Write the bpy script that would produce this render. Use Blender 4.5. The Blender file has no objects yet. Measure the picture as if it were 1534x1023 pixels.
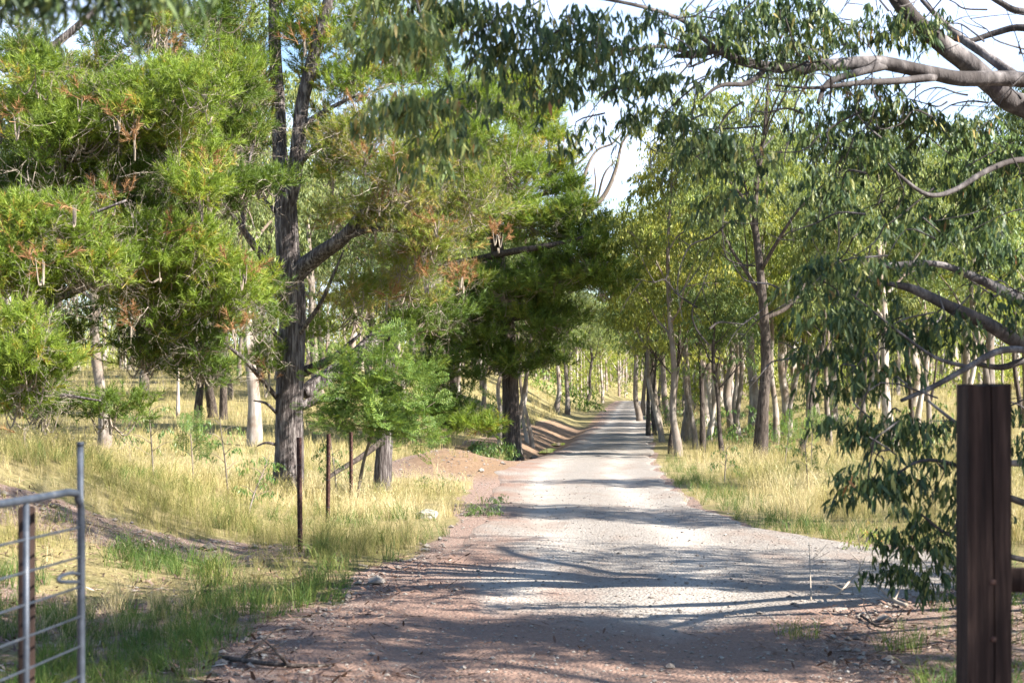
import bpy, math
import numpy as np
from mathutils import Vector
RNG = np.random.default_rng(7)
scene = bpy.context.scene
COL = scene.collection
F, CX, HY, CAMZ = 2450.0, 767.0, 595.0, 1.7
R = math.radians

# ------------------------------------------------------------------ helpers
def P(px, py, d):
    return np.array([(px - CX) / F * d, d, CAMZ + (HY - py) / F * d])

def sstep(a, b, x):
    t = np.clip((np.asarray(x, float) - a) / (b - a), 0, 1)
    return t * t * (3 - 2 * t)

_lat = np.random.default_rng(3).random((256, 256))
def vnoise(x, y):
    x = np.asarray(x, float); y = np.asarray(y, float)
    xi = np.floor(x).astype(int); yi = np.floor(y).astype(int)
    fx = x - xi; fy = y - yi
    fx = fx * fx * (3 - 2 * fx); fy = fy * fy * (3 - 2 * fy)
    g = lambda a, b: _lat[a & 255, b & 255]
    return (g(xi, yi) * (1 - fx) + g(xi + 1, yi) * fx) * (1 - fy) + (g(xi, yi + 1) * (1 - fx) + g(xi + 1, yi + 1) * fx) * fy

def fnoise(x, y, o=3):
    v = 0; a = .5
    for k in range(o):
        v = v + a * vnoise(x * 2 ** k + 17.3 * k, y * 2 ** k + 5.1 * k); a *= .5
    return v / (1 - .5 ** o)

# ------------------------------------------------------------------ terrain
LD = [-30, 9.7, 11.4, 13.6, 18.1, 21.4, 25.2, 30, 36, 40, 45, 55, 65, 76, 100, 140, 200, 232, 262, 330, 420]
LX = [-1.9, -1.45, -1.4, -1.15, -.6, -.42, -.35, -.3, -.3, .1, .5, 1.7, 2.5, 3.2, 5.2, 7.9, 12.5, 15.4, 24, 80, 190]
RD = [-30, 9.7, 11.4, 13.0, 14.5, 16.2, 18.0, 19.5, 21.4, 25.2, 30, 40, 55, 76, 100, 140, 200, 232, 262, 330, 420]
RX = [2.6, 1.9, 2.0, 2.6, 3.9, 4.6, 4.5, 3.7, 3.05, 2.9, 3.0, 3.5, 4.7, 6.4, 8.4, 11.8, 17.0, 20.4, 30, 88, 198]
def roadL(y): return np.interp(y, LD, LX)
def roadR(y): return np.interp(y, RD, RX)

def hz(x, y):
    x = np.asarray(x, float); y = np.asarray(y, float)
    h = np.interp(y, [-50, 80, 140, 178, 226, 246, 268, 310, 420, 700], [0, 0, .3, .62, 1.2, 1.15, .75, 2.2, 9, 22])
    u = roadL(y) - x; v = x - roadR(y)
    h = h + 1.05 * sstep(2.0, 6.2, u) * (1 - sstep(20, 31, y)) + .5 * sstep(6, 14, u) * (1 - sstep(20, 31, y))
    h = h + .045 * np.clip(y - 38, 0, 75) * sstep(1.5, 10, u)
    h = h + .03 * np.clip(y - 54, 0, 90) * sstep(0, 10, v)
    ditch = np.exp(-((u - .75) / .55) ** 2) * sstep(42, 48, y) * (1 - sstep(85, 110, y))
    h = h - .30 * ditch
    h = h + .22 * sstep(1.3, 2.4, u) * (1 - sstep(3.5, 8, u)) * sstep(42, 50, y) * (1 - sstep(100, 140, y))
    h = h + .34 * np.exp(-((x + 1.7) / 1.2) ** 2 - ((y - 40) / 6) ** 2) * (.75 + .5 * fnoise(x * 2.2, y * 1.1))
    out = sstep(0, 1.2, np.maximum(u, v))
    h = h + out * (.10 * (fnoise(x * .5, y * .5) - .5) + .05 * (fnoise(x * 2.1, y * 2.1) - .5))
    ins = sstep(0, .6, np.minimum(-u, -v))
    c = (roadL(y) + roadR(y)) / 2
    rut = np.exp(-((x - c - .85) / .28) ** 2) + np.exp(-((x - c + .85) / .28) ** 2)
    h = h + ins * (-.02 * rut + .03 * (fnoise(x * .9, y * .45) - .5))
    return h
def hz1(x, y): return float(hz(np.array([x]), np.array([y]))[0])

# ------------------------------------------------------------------ mesh building
class MB:
    def __init__(self):
        self.v = []; self.f3 = []; self.f4 = []; self.a = []; self.b = []; self.n = 0; self.m3 = []; self.m4 = []
    def add(self, v, f3=None, f4=None, a=0.5, b=0.5, mat=0):
        v = np.asarray(v, float).reshape(-1, 3); k = len(v)
        if f3 is not None and len(f3):
            self.f3.append(np.asarray(f3) + self.n); self.m3.append(np.full(len(f3), mat))
        if f4 is not None and len(f4):
            self.f4.append(np.asarray(f4) + self.n); self.m4.append(np.full(len(f4), mat))
        self.v.append(v); self.a.append(np.broadcast_to(np.asarray(a, float), (k,))); self.b.append(np.broadcast_to(np.asarray(b, float), (k,)))
        self.n += k
    def mesh(self, name, mats, smooth=True):
        me = bpy.data.meshes.new(name)
        v = np.concatenate(self.v)
        f3 = np.concatenate(self.f3) if self.f3 else np.zeros((0, 3), int)
        f4 = np.concatenate(self.f4) if self.f4 else np.zeros((0, 4), int)
        me.vertices.add(len(v)); me.vertices.foreach_set('co', v.astype(np.float32).ravel())
        nl = f3.size + f4.size
        me.loops.add(nl); me.polygons.add(len(f3) + len(f4))
        me.loops.foreach_set('vertex_index', np.concatenate([f3.ravel(), f4.ravel()]).astype(np.int32))
        st = np.concatenate([np.arange(len(f3)) * 3, f3.size + np.arange(len(f4)) * 4]).astype(np.int32)
        me.polygons.foreach_set('loop_start', st)
        mi = np.concatenate(self.m3 + self.m4).astype(np.int32)
        me.polygons.foreach_set('material_index', mi)
        me.polygons.foreach_set('use_smooth', np.full(len(st), smooth))
        for nm, arr in (('rnd', self.a), ('leaf', self.b)):
            at = me.attributes.new(nm, 'FLOAT', 'POINT')
            at.data.foreach_set('value', np.concatenate(arr).astype(np.float32))
        for m in (mats if isinstance(mats, (list, tuple)) else [mats]): me.materials.append(m)
        me.update(); me.validate()
        return me
    def obj(self, name, mats, parent=None, smooth=True):
        return link(name, self.mesh(name, mats, smooth), parent)

def link(name, me, parent=None):
    o = bpy.data.objects.new(name, me); COL.objects.link(o)
    if parent is not None: o.parent = parent
    return o
def tag(o, label=None, cat=None, group=None, kind=None):
    if label: o['label'] = label
    if cat: o['category'] = cat
    if group: o['group'] = group
    if kind: o['kind'] = kind
    return o
def thing(name, loc, label, cat, group=None, rz=0.0, sc=1.0):
    o = bpy.data.objects.new(name, None); COL.objects.link(o)
    o.location = [float(c) for c in loc]; o.rotation_euler = (0, 0, rz); o.scale = (sc, sc, sc); o.empty_display_size = .2
    return tag(o, label, cat, group)

def spline(pts, k=4):
    pts = np.asarray(pts, float)
    if len(pts) < 3 or k == 1: 
        t = np.linspace(0, len(pts) - 1, (len(pts) - 1) * k + 1)
        return np.stack([np.interp(t, np.arange(len(pts)), pts[:, i]) for i in range(pts.shape[1])], 1)
    p = np.vstack([2 * pts[0] - pts[1], pts, 2 * pts[-1] - pts[-2]])
    out = []
    for i in range(1, len(p) - 2):
        for t in np.arange(k) / k:
            a, b, c, d = p[i - 1], p[i], p[i + 1], p[i + 2]
            out.append(.5 * (2 * b + (c - a) * t + (2 * a - 5 * b + 4 * c - d) * t * t + (3 * b - a - 3 * c + d) * t ** 3))
    out.append(pts[-1])
    return np.array(out)

def tube(mb, pts, sides=8, k=4, rough=0.0, rng=RNG, cap=True, mat=0, a=.5):
    """pts: rows x,y,z,r"""
    s = spline(pts, k); c = s[:, :3]; r = np.maximum(s[:, 3], .0005); n = len(c)
    tan = np.gradient(c, axis=0); tan /= np.linalg.norm(tan, axis=1)[:, None] + 1e-9
    ref = np.array([0, 1.0, 0]) if abs(tan[0][1]) < .9 else np.array([1.0, 0, 0])
    u = np.cross(tan[0], ref); u /= np.linalg.norm(u)
    V = np.zeros((n, sides, 3)); ang = np.arange(sides) * 2 * np.pi / sides
    ph = rng.random(4) * 6.28
    for i in range(n):
        u = u - tan[i] * (u @ tan[i]); u /= np.linalg.norm(u) + 1e-9
        w = np.cross(tan[i], u)
        rr = r[i] * np.ones(sides)
        if rough:
            rr = rr * (1 + rough * (np.sin(ang * 3 + ph[0] + i * .35) * .5 + np.sin(ang * 5 + ph[1] - i * .22) * .4) + rough * .5 * (rng.random(sides) - .5))
        V[i] = c[i] + (np.cos(ang) * rr)[:, None] * u + (np.sin(ang) * rr)[:, None] * w
    idx = np.arange(n * sides).reshape(n, sides)
    A, B = idx[:-1], idx[1:]
    f4 = np.stack([A, np.roll(A, -1, 1), np.roll(B, -1, 1), B], -1).reshape(-1, 4)
    vv = V.reshape(-1, 3); f3 = []
    if cap:
        vv = np.vstack([vv, c[0], c[-1]])
        for j in range(sides):
            f3.append([n * sides, idx[0, (j + 1) % sides], idx[0, j]]); f3.append([n * sides + 1, idx[-1, j], idx[-1, (j + 1) % sides]])
    mb.add(vv, f3 if f3 else None, f4, a=a, mat=mat)

def box(mb, c, s, bev=0.0, rz=0, mat=0):
    x, y, z = np.array(s) / 2; b = bev
    ring = [(-x + b, -y), (x - b, -y), (x, -y + b), (x, y - b), (x - b, y), (-x + b, y), (-x, y - b), (-x, -y + b)]
    lv = [(-z, b), (-z + b, 0), (z - b, 0), (z, b)]
    V = []
    for zz, ins in lv:
        for (px, py) in ring: V.append([px * (1 - ins / max(x, 1e-6)), py * (1 - ins / max(y, 1e-6)), zz])
    V = np.array(V); ca, sa = math.cos(rz), math.sin(rz)
    V = np.stack([V[:, 0] * ca - V[:, 1] * sa, V[:, 0] * sa + V[:, 1] * ca, V[:, 2]], 1) + np.array(c)
    f4 = [[i * 8 + j, i * 8 + (j + 1) % 8, (i + 1) * 8 + (j + 1) % 8, (i + 1) * 8 + j] for i in range(3) for j in range(8)]
    f3 = []
    for j in range(1, 7): f3 += [[0, j + 1, j], [24, 24 + j, 25 + j]]
    mb.add(V, f3, f4, mat=mat)

def rotz(a):
    a = np.asarray(a); z = np.zeros_like(a); o = np.ones_like(a)
    return np.stack([np.stack([np.cos(a), -np.sin(a), z], -1), np.stack([np.sin(a), np.cos(a), z], -1), np.stack([z, z, o], -1)], -2)
def align(d, rng):
    """rotation taking +z to d with a random roll"""
    d = np.asarray(d, float); d = d / (np.linalg.norm(d, axis=1)[:, None] + 1e-9)
    ref = np.where(np.abs(d[:, 2:3]) < .95, np.array([[0, 0, 1.0]]), np.array([[1.0, 0, 0]]))
    u = np.cross(ref, d); u /= np.linalg.norm(u, axis=1)[:, None]
    w = np.cross(d, u)
    M = np.stack([u, w, d], -1)
    return M @ rotz(rng.random(len(d)) * 6.283)

def stamp(mb, protos, pos, rot, sc, rng, rnd=None, mat=0):
    pos = np.asarray(pos, float)
    if len(pos) == 0: return
    ch = rng.integers(0, len(protos), len(pos))
    rnd = rng.random(len(pos)) if rnd is None else np.broadcast_to(rnd, (len(pos),))
    sc = np.broadcast_to(sc, (len(pos),)) if np.ndim(sc) < 2 else sc
    for k, (v, f, lf) in enumerate(protos):
        ii = np.where(ch == k)[0]
        if len(ii) == 0: continue
        s = sc[ii][:, None, None] if np.ndim(sc) == 1 else sc[ii][:, None, :]
        V = np.einsum('nij,nvj->nvi', rot[ii], np.broadcast_to(v, (len(ii),) + v.shape) * s) + pos[ii][:, None, :]
        ff = f[None] + (np.arange(len(ii)) * len(v))[:, None, None]
        mb.add(V.reshape(-1, 3), f3=ff.reshape(-1, 3), a=np.repeat(rnd[ii], len(v)),
               b=(lf[None] + rng.random((len(ii), 1)) * .3).ravel() % 1.0, mat=mat)

# ------------------------------------------------------------------ plant prototypes
def blade(base, d, n, L, W, seg=2, curve=0.0):
    """a flat pointed leaf from base along d, width direction from n"""
    d = d / np.linalg.norm(d); w = np.cross(d, n); w /= np.linalg.norm(w) + 1e-9; m = np.cross(w, d)
    V = []; Fc = []
    if seg == 1:
        return np.array([base - w * W / 2, base + w * W / 2, base + d * L]), np.array([[0, 1, 2]])
    V = [base, base + d * L * .3 + w * W / 2 + m * L * curve * .4, base + d * L * .3 - w * W / 2 + m * L * curve * .4,
         base + d * L * .68 + w * W * .36 + m * L * curve, base + d * L * .68 - w * W * .36 + m * L * curve, base + d * L + m * L * curve * .8]
    if seg == 15:
        V = [base, base + d * L * .42 + w * W / 2, base + d * L * .42 - w * W / 2, base + d * L]
        return np.array(V), np.array([[0, 1, 2], [2, 1, 3]])
    return np.array(V), np.array([[0, 1, 2], [2, 1, 3], [2, 3, 4], [4, 3, 5]])
def merge(parts, rng):
    V = []; Fc = []; L = []; n = 0
    for v, f in parts:
        V.append(v); Fc.append(f + n); L.append(np.full(len(v), rng.random())); n += len(v)
    return np.concatenate(V), np.concatenate(Fc), np.concatenate(L)
def rdir(rng, z=0.0, spread=1.0):
    a = rng.random() * 6.283
    v = np.array([math.cos(a) * spread, math.sin(a) * spread, z]); return v / np.linalg.norm(v)

def gum_spray(rng, nl=18, L=.12, W=.024, seg=2, size=.5):
    parts = []; bend = rng.uniform(.4, 1.1)
    for j in range(nl):
        t = rng.uniform(.15, 1)
        p = np.array([.75 * t, .12 * math.sin(t * 4 + rng.random()), .12 * t - bend * t * t * .75]) * size
        p += rng.normal(0, .05 * size, 3)
        d = rdir(rng, 0, 1) * rng.uniform(.05, .6) + np.array([.1, 0, -1.0]) * rng.uniform(.35, 1)
        l = L * rng.uniform(.65, 1.2)
        parts.append(blade(p, d, rng.normal(0, 1, 3), l, W * rng.uniform(.8, 1.2), seg, rng.uniform(-.12, .12)))
    tp = [np.array([.75 * t, 0, .12 * t - bend * t * t * .75]) * size for t in (0, .35, .7, 1)]
    for a, b in zip(tp[:-1], tp[1:]):
        e = .0035 * size * 2
        parts.append((np.array([a, a + [0, 0, e], b]), np.array([[0, 1, 2]]))); parts.append((np.array([a, a + [0, e, 0], b]), np.array([[0, 1, 2]])))
    return merge(parts, rng)
def pine_tuft(rng, n=30, L=.14, W=.006):
    parts = []
    for j in range(n):
        t = rng.random() * .16
        a = rng.uniform(.25, 1.15)
        d = rdir(rng, 1 / math.tan(a), 1)
        parts.append(blade(np.array([0, 0, t]), d, rng.normal(0, 1, 3), L * rng.uniform(.7, 1.15), W, 1))
    parts.append((np.array([[-.004, 0, -.12], [.004, 0, -.12], [0, 0, .16]]), np.array([[0, 1, 2]])))
    return merge(parts, rng)
def dead_twig(rng, size=.6):
    parts = []
    def br(p, d, L, w, lev):
        q = p
        for s in range(3):
            d = d + rng.normal(0, .28, 3); d /= np.linalg.norm(d)
            e = q + d * L / 3
            sd = np.cross(d, rng.normal(0, 1, 3)); sd /= np.linalg.norm(sd); s2 = np.cross(d, sd)
            parts.append((np.array([q - sd * w, q + sd * w, e]), np.array([[0, 1, 2]])))
            parts.append((np.array([q - s2 * w, q + s2 * w, e]), np.array([[0, 1, 2]])))
            if lev < 2:
                for _ in range(2 if lev == 0 else 1):
                    br(e, d + rng.normal(0, .8, 3), L * .5, w * .6, lev + 1)
            q = e
    br(np.zeros(3), np.array([0, 0, 1.0]), size, .005, 0)
    return merge(parts, rng)
def wattle_spray(rng, size=.35):
    """feathery twice-divided leaf"""
    parts = []
    for j in range(11):
        t = (j + .5) / 11
        for s in (-1, 1):
            base = np.array([0, 0, t * size]); d = np.array([s * .9, .1, .5])
            l = size * .42 * math.sin(math.pi * (t * .8 + .15))
            for q in np.linspace(.2, 1, 6):
                parts.append(blade(base + d * l * q * .9 + rng.normal(0, .004, 3), d + np.array([0, .6 * (rng.random() - .5), .5 * (rng.random() - .5)]), np.array([0, 1.0, 0]) + rng.normal(0, .3, 3), .045, .014, 15))
    return merge(parts, rng)
def grass_tuft(rng, n=14, H=.5, W=.006, spread=.5, rad=.10, heads=0.3, droop=.5):
    parts = []
    for j in range(n):
        a = rng.random() * 6.283; rr = rad * math.sqrt(rng.random())
        base = np.array([rr * math.cos(a), rr * math.sin(a), -.02])
        lean = rdir(rng, 0, 1) * rng.uniform(0, spread)
        h = H * rng.uniform(.5, 1.1)
        side = np.cross(lean + [0, 0, 1], rng.normal(0, 1, 3)); side /= np.linalg.norm(side); side *= W / 2
        p1 = base + lean * h * .35 + np.array([0, 0, h * .55]); p2 = base + lean * h * (.8 + droop * .4) + np.array([0, 0, h * (1 - droop * .35 * np.linalg.norm(lean))])
        parts.append((np.array([base - side, base + side, p1 - side * .7, p1 + side * .7, p2]), np.array([[0, 1, 2], [2, 1, 3], [2, 3, 4]])))
        if rng.random() < heads:
            d = p2 - p1; d /= np.linalg.norm(d)
            for q in range(3):
                parts.append(blade(p2 - d * .03 * q, d + rng.normal(0, .35, 3), rng.normal(0, 1, 3), .05, .008, 15))
    return merge(parts, rng)

g = np.random.default_rng(11)
SPRAY_NEAR = [gum_spray(g, 15, .105, .018, 2, .38) for _ in range(8)]
SPRAY_TIGHT = [gum_spray(g, 8, .085, .0175, 2, .17) for _ in range(10)]
SPRAY_FAR = [gum_spray(g, 15, .17, .045, 15, .75) for _ in range(8)]
SPRAY_BACK = [gum_spray(g, 9, .36, .13, 15, 1.5) for _ in range(6)]
TUFT = [pine_tuft(g, 30, .10, .0085) for _ in range(8)]
TUFT_MID = [pine_tuft(g, 24, .12, .011) for _ in range(8)]
DEAD = [dead_twig(g) for _ in range(8)]
WATTLE = [wattle_spray(g) for _ in range(6)]
STRAW = [grass_tuft(g, 17, .55, .0048, .7, .09, .16) for _ in range(8)]
GREEN = [grass_tuft(g, 22, .32, .006, .8, .08, 0.02, .8) for _ in range(8)]
STRAWFAR = [grass_tuft(g, 12, .55, .014, .4, .22, .3) for _ in range(8)]
# ------------------------------------------------------------------ materials
class NT:
    def __init__(self, name):
        self.m = bpy.data.materials.new(name); self.m.use_nodes = True
        self.t = self.m.node_tree; self.t.nodes.clear()
        self.out = self.t.nodes.new('ShaderNodeOutputMaterial')
    def n(self, typ, **kw):
        nd = self.t.nodes.new('ShaderNode' + typ)
        for k, v in kw.items():
            if k == 'inp':
                for a, b in v.items():
                    if hasattr(b, 'is_output') or isinstance(b, bpy.types.NodeSocket): self.t.links.new(b, nd.inputs[a])
                    else: nd.inputs[a].default_value = b
            else: setattr(nd, k, v)
        return nd
    def ramp(self, fac, stops):
        nd = self.t.nodes.new('ShaderNodeValToRGB'); cr = nd.color_ramp
        while len(cr.elements) < len(stops): cr.elements.new(.5)
        for e, (p, c) in zip(cr.elements, stops): e.position = p; e.color = (*c, 1)
        self.t.links.new(fac, nd.inputs[0]); return nd.outputs[0]
    def noise(self, scale, detail=4, vec=None, rough=.55):
        nd = self.n('TexNoise', inp={'Scale': scale, 'Detail': detail, 'Roughness': rough})
        if vec is not None: self.t.links.new(vec, nd.inputs['Vector'])
        return nd.outputs[0]
    def mix(self, fac, a, b, mode='MIX'):
        nd = self.n('Mix', data_type='RGBA', blend_type=mode)
        for i, x in ((0, fac), (6, a), (7, b)):
            if isinstance(x, bpy.types.NodeSocket): self.t.links.new(x, nd.inputs[i])
            else: nd.inputs[i].default_value = x if i == 0 else (*x, 1)
        return nd.outputs[2]
    def math(self, op, a, b=0.0, c=0.0):
        nd = self.n('Math', operation=op)
        for i, x in ((0, a), (1, b), (2, c)):
            if isinstance(x, bpy.types.NodeSocket): self.t.links.new(x, nd.inputs[i])
            else: nd.inputs[i].default_value = x
        return nd.outputs[0]
    def bump(self, h, dist=.02, strength=1.0):
        return self.n('Bump', inp={'Height': h, 'Distance': dist, 'Strength': strength}).outputs[0]
    def done(self, shader):
        self.t.links.new(shader, self.out.inputs[0]); return self.m
    def coords(self, kind='Object', scale=(1, 1, 1)):
        tc = self.n('TexCoord'); mp = self.n('Mapping', inp={'Vector': tc.outputs[kind], 'Scale': scale}); return mp.outputs[0]
    def principled(self, col, rough=.8, spec=.3, normal=None, metal=0.0):
        p = self.n('BsdfPrincipled')
        for k, x in (('Base Color', col), ('Roughness', rough), ('Specular IOR Level', spec), ('Metallic', metal)):
            if isinstance(x, bpy.types.NodeSocket): self.t.links.new(x, p.inputs[k])
            else: p.inputs[k].default_value = (*x, 1) if k == 'Base Color' else x
        if normal is not None: self.t.links.new(normal, p.inputs['Normal'])
        return p.outputs[0]

def leaf_mat(name, stops, trans=.35, rough=.45, spec=.35, mixleaf=.5, tree_var=.25, tint=(1.2, 1.17, .65)):
    t = NT(name)
    a = t.n('Attribute', attribute_name='rnd').outputs['Fac']; b = t.n('Attribute', attribute_name='leaf').outputs['Fac']
    f = t.math('ADD', t.math('MULTIPLY', a, 1 - mixleaf), t.math('MULTIPLY', b, mixleaf))
    col = t.ramp(f, stops)
    if tree_var:
        oi = t.n('ObjectInfo').outputs['Random']
        hsv = t.n('HueSaturation', inp={'Hue': t.math('ADD', .5 - tree_var * .06, t.math('MULTIPLY', oi, tree_var * .10)), 'Saturation': 1.0,
                  'Value': t.math('ADD', 1 - tree_var * .7, t.math('MULTIPLY', t.math('FRACT', t.math('MULTIPLY', oi, 7.31)), tree_var * 1.5)), 'Color': col})
        col = hsv.outputs[0]
    p = t.principled(col, rough, spec)
    tr = t.n('BsdfTranslucent', inp={'Color': t.mix(1.0, col, tint, 'MULTIPLY')}).outputs[0]
    ms = t.n('MixShader', inp={0: trans, 1: p, 2: tr}).outputs[0]
    return t.done(ms)

M = {}
M['pine'] = leaf_mat('pine_needles', [(0, (.06, .11, .018)), (.3, (.12, .185, .03)), (.62, (.215, .285, .042)), (.86, (.33, .34, .065)), (.92, (.34, .19, .06)), (1, (.34, .14, .045))], .36, .5, .3, .3, 0, (1.15, 1.2, .45))
M['pine_rust'] = leaf_mat('rusty_dead_needles', [(0, (.14, .065, .035)), (.5, (.27, .145, .07)), (1, (.38, .25, .13))], .3, .7, .15, .4, 0, (1.1, .9, .6))
M['pine_dry'] = leaf_mat('dry_pine_needles', [(0, (.07, .12, .02)), (.35, (.16, .23, .035)), (.58, (.27, .30, .06)), (.74, (.34, .27, .10)), (.9, (.36, .20, .08)), (1, (.36, .15, .05))], .3, .6, .2, .4, 0, (1.2, 1.1, .7))
M['pine_shaded'] = leaf_mat('shaded_pine_needles', [(0, (.035, .065, .014)), (.4, (.075, .125, .02)), (.72, (.125, .18, .025)), (.9, (.19, .22, .04)), (1, (.25, .11, .035))], .3, .5, .3, .3, 0, (1.2, 1.2, .5))  # darker copy of pine, shade of crown interiors and lower boughs in its colour
M['gum'] = leaf_mat('gum_leaves', [(0, (.045, .075, .026)), (.35, (.095, .135, .052)), (.65, (.16, .205, .075)), (.85, (.24, .26, .09)), (1, (.30, .22, .08))], .42, .5, .3, .5, .45)
M['gum_yellow'] = leaf_mat('yellow_green_gum_leaves', [(0, (.06, .095, .024)), (.4, (.17, .215, .05)), (.75, (.30, .325, .068)), (1, (.40, .35, .09))], .42, .5, .3, .5, .3)
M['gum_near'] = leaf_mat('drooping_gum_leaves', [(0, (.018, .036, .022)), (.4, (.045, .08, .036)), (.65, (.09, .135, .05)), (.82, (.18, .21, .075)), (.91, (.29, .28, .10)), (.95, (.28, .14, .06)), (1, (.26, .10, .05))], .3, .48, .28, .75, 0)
M['gum_lit'] = leaf_mat('sunlit_drooping_gum_leaves', [(0, (.05, .085, .035)), (.4, (.10, .15, .06)), (.7, (.18, .23, .09)), (.85, (.30, .30, .10)), (.93, (.36, .24, .09)), (1, (.30, .12, .06))], .35, .45, .3, .7, 0)  # lighter copy of the drooping leaves, sunlight put into the colour
M['wattle'] = leaf_mat('wattle_leaves', [(0, (.05, .10, .03)), (.45, (.12, .20, .045)), (1, (.30, .35, .07))], .35, .5, .3, .4, 0)
M['shrub'] = leaf_mat('shrub_leaves', [(0, (.05, .11, .035)), (.5, (.10, .18, .05)), (1, (.20, .25, .06))], .35, .45, .4, .5, .2)
M['straw'] = leaf_mat('dry_grass', [(0, (.12, .14, .04)), (.25, (.22, .21, .07)), (.5, (.36, .30, .135)), (.8, (.49, .41, .225)), (1, (.62, .54, .36))], .2, .7, .15, .4, 0, (1.1, 1.0, .7))
M['green'] = leaf_mat('green_grass', [(0, (.035, .075, .022)), (.4, (.075, .135, .03)), (.7, (.15, .185, .045)), (.85, (.26, .23, .09)), (1, (.36, .30, .14))], .3, .55, .25, .45, 0)
M['twig'] = leaf_mat('dead_twigs', [(0, (.14, .11, .085)), (.5, (.26, .22, .18)), (1, (.42, .37, .32))], 0.0, .9, .1, .4, 0)
M['litter'] = leaf_mat('leaf_litter', [(0, (.05, .03, .025)), (.35, (.13, .075, .055)), (.7, (.24, .15, .11)), (.9, (.28, .24, .20)), (1, (.42, .38, .33))], .05, .75, .25, .6, 0)
M['stones'] = leaf_mat('gravel_stones', [(0, (.11, .09, .08)), (.5, (.24, .21, .185)), (1, (.42, .39, .35))], 0, .85, .2, .6, 0)

def bark(name, c0, c1, c2, sx=14, sz=1.6, bd=.02, patch=None):
    t = NT(name)
    v = t.coords('Object', (1, 1, sz / sx))
    n1 = t.noise(sx, 6, v, .65)
    n2 = t.noise(1.3, 3, t.coords('Object'))
    col = t.ramp(n1, [(.32, c0), (.5, c1), (.68, c2)])
    if patch:
        pf = t.ramp(n2, [(.44, (0, 0, 0)), (.56, (1, 1, 1))]); col = t.mix(pf, col, patch)
    oi = t.n('ObjectInfo').outputs['Random']
    col = t.n('HueSaturation', inp={'Value': t.math('ADD', .8, t.math('MULTIPLY', oi, .4)), 'Color': col}).outputs[0]
    return t.done(t.principled(col, .9, .15, t.bump(n1, bd, 1.0)))
M['pine_bark'] = bark('furrowed_pine_bark', (.028, .023, .023), (.12, .10, .098), (.36, .325, .315), 26, 3.0, .08)
M['dark_bark'] = bark('dark_ironbark', (.022, .017, .015), (.06, .048, .042), (.13, .105, .09), 22, 3, .03)
M['grey_bark'] = bark('grey_gum_bark', (.07, .06, .05), (.17, .145, .125), (.30, .26, .23), 10, 1.6, .01, (.17, .135, .11))
M['pale_bark'] = bark('pale_gum_bark', (.17, .145, .125), (.31, .27, .24), (.46, .42, .38), 8, 1.4, .008, (.20, .155, .125))
M['limb_bark'] = bark('smooth_grey_gum_bark', (.035, .031, .032), (.085, .077, .079), (.24, .22, .222), 9, 3, .03, (.05, .043, .042))

def ground_mat():
    t = NT('ground_soil_and_grass')
    v = t.coords('Object')
    a = t.n('Attribute', attribute_name='rnd').outputs['Fac']     # 1 = bare soil
    b = t.n('Attribute', attribute_name='leaf').outputs['Fac']    # 1 = orange earth
    n1 = t.noise(1.1, 6, v); n2 = t.noise(14, 6, v, .7); n3 = t.noise(70, 4, v, .7)
    grass = t.mix(t.ramp(n1, [(.38, (0, 0, 0)), (.62, (1, 1, 1))]), (.20, .16, .075), (.11, .11, .04))
    grass = t.mix(t.ramp(n2, [(.4, (0, 0, 0)), (.65, (1, 1, 1))]), grass, (.28, .23, .12))
    soil = t.ramp(n2, [(.28, (.08, .043, .033)), (.5, (.155, .088, .067)), (.72, (.245, .165, .13))])
    soil = t.mix(t.ramp(n3, [(.45, (0, 0, 0)), (.62, (1, 1, 1))]), soil, (.36, .29, .25))
    orange = t.ramp(n2, [(.3, (.10, .062, .042)), (.5, (.20, .13, .08)), (.7, (.30, .215, .15))])
    soil = t.mix(b, soil, orange)
    am = t.math('ADD', a, t.math('MULTIPLY', t.math('SUBTRACT', n2, .5), .9))
    col = t.mix(t.ramp(am, [(.4, (0, 0, 0)), (.6, (1, 1, 1))]), grass, soil)
    h = t.math('ADD', t.math('MULTIPLY', n2, .7), t.math('MULTIPLY', n3, .3))
    return t.done(t.principled(col, .95, .1, t.bump(h, .05)))
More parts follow.
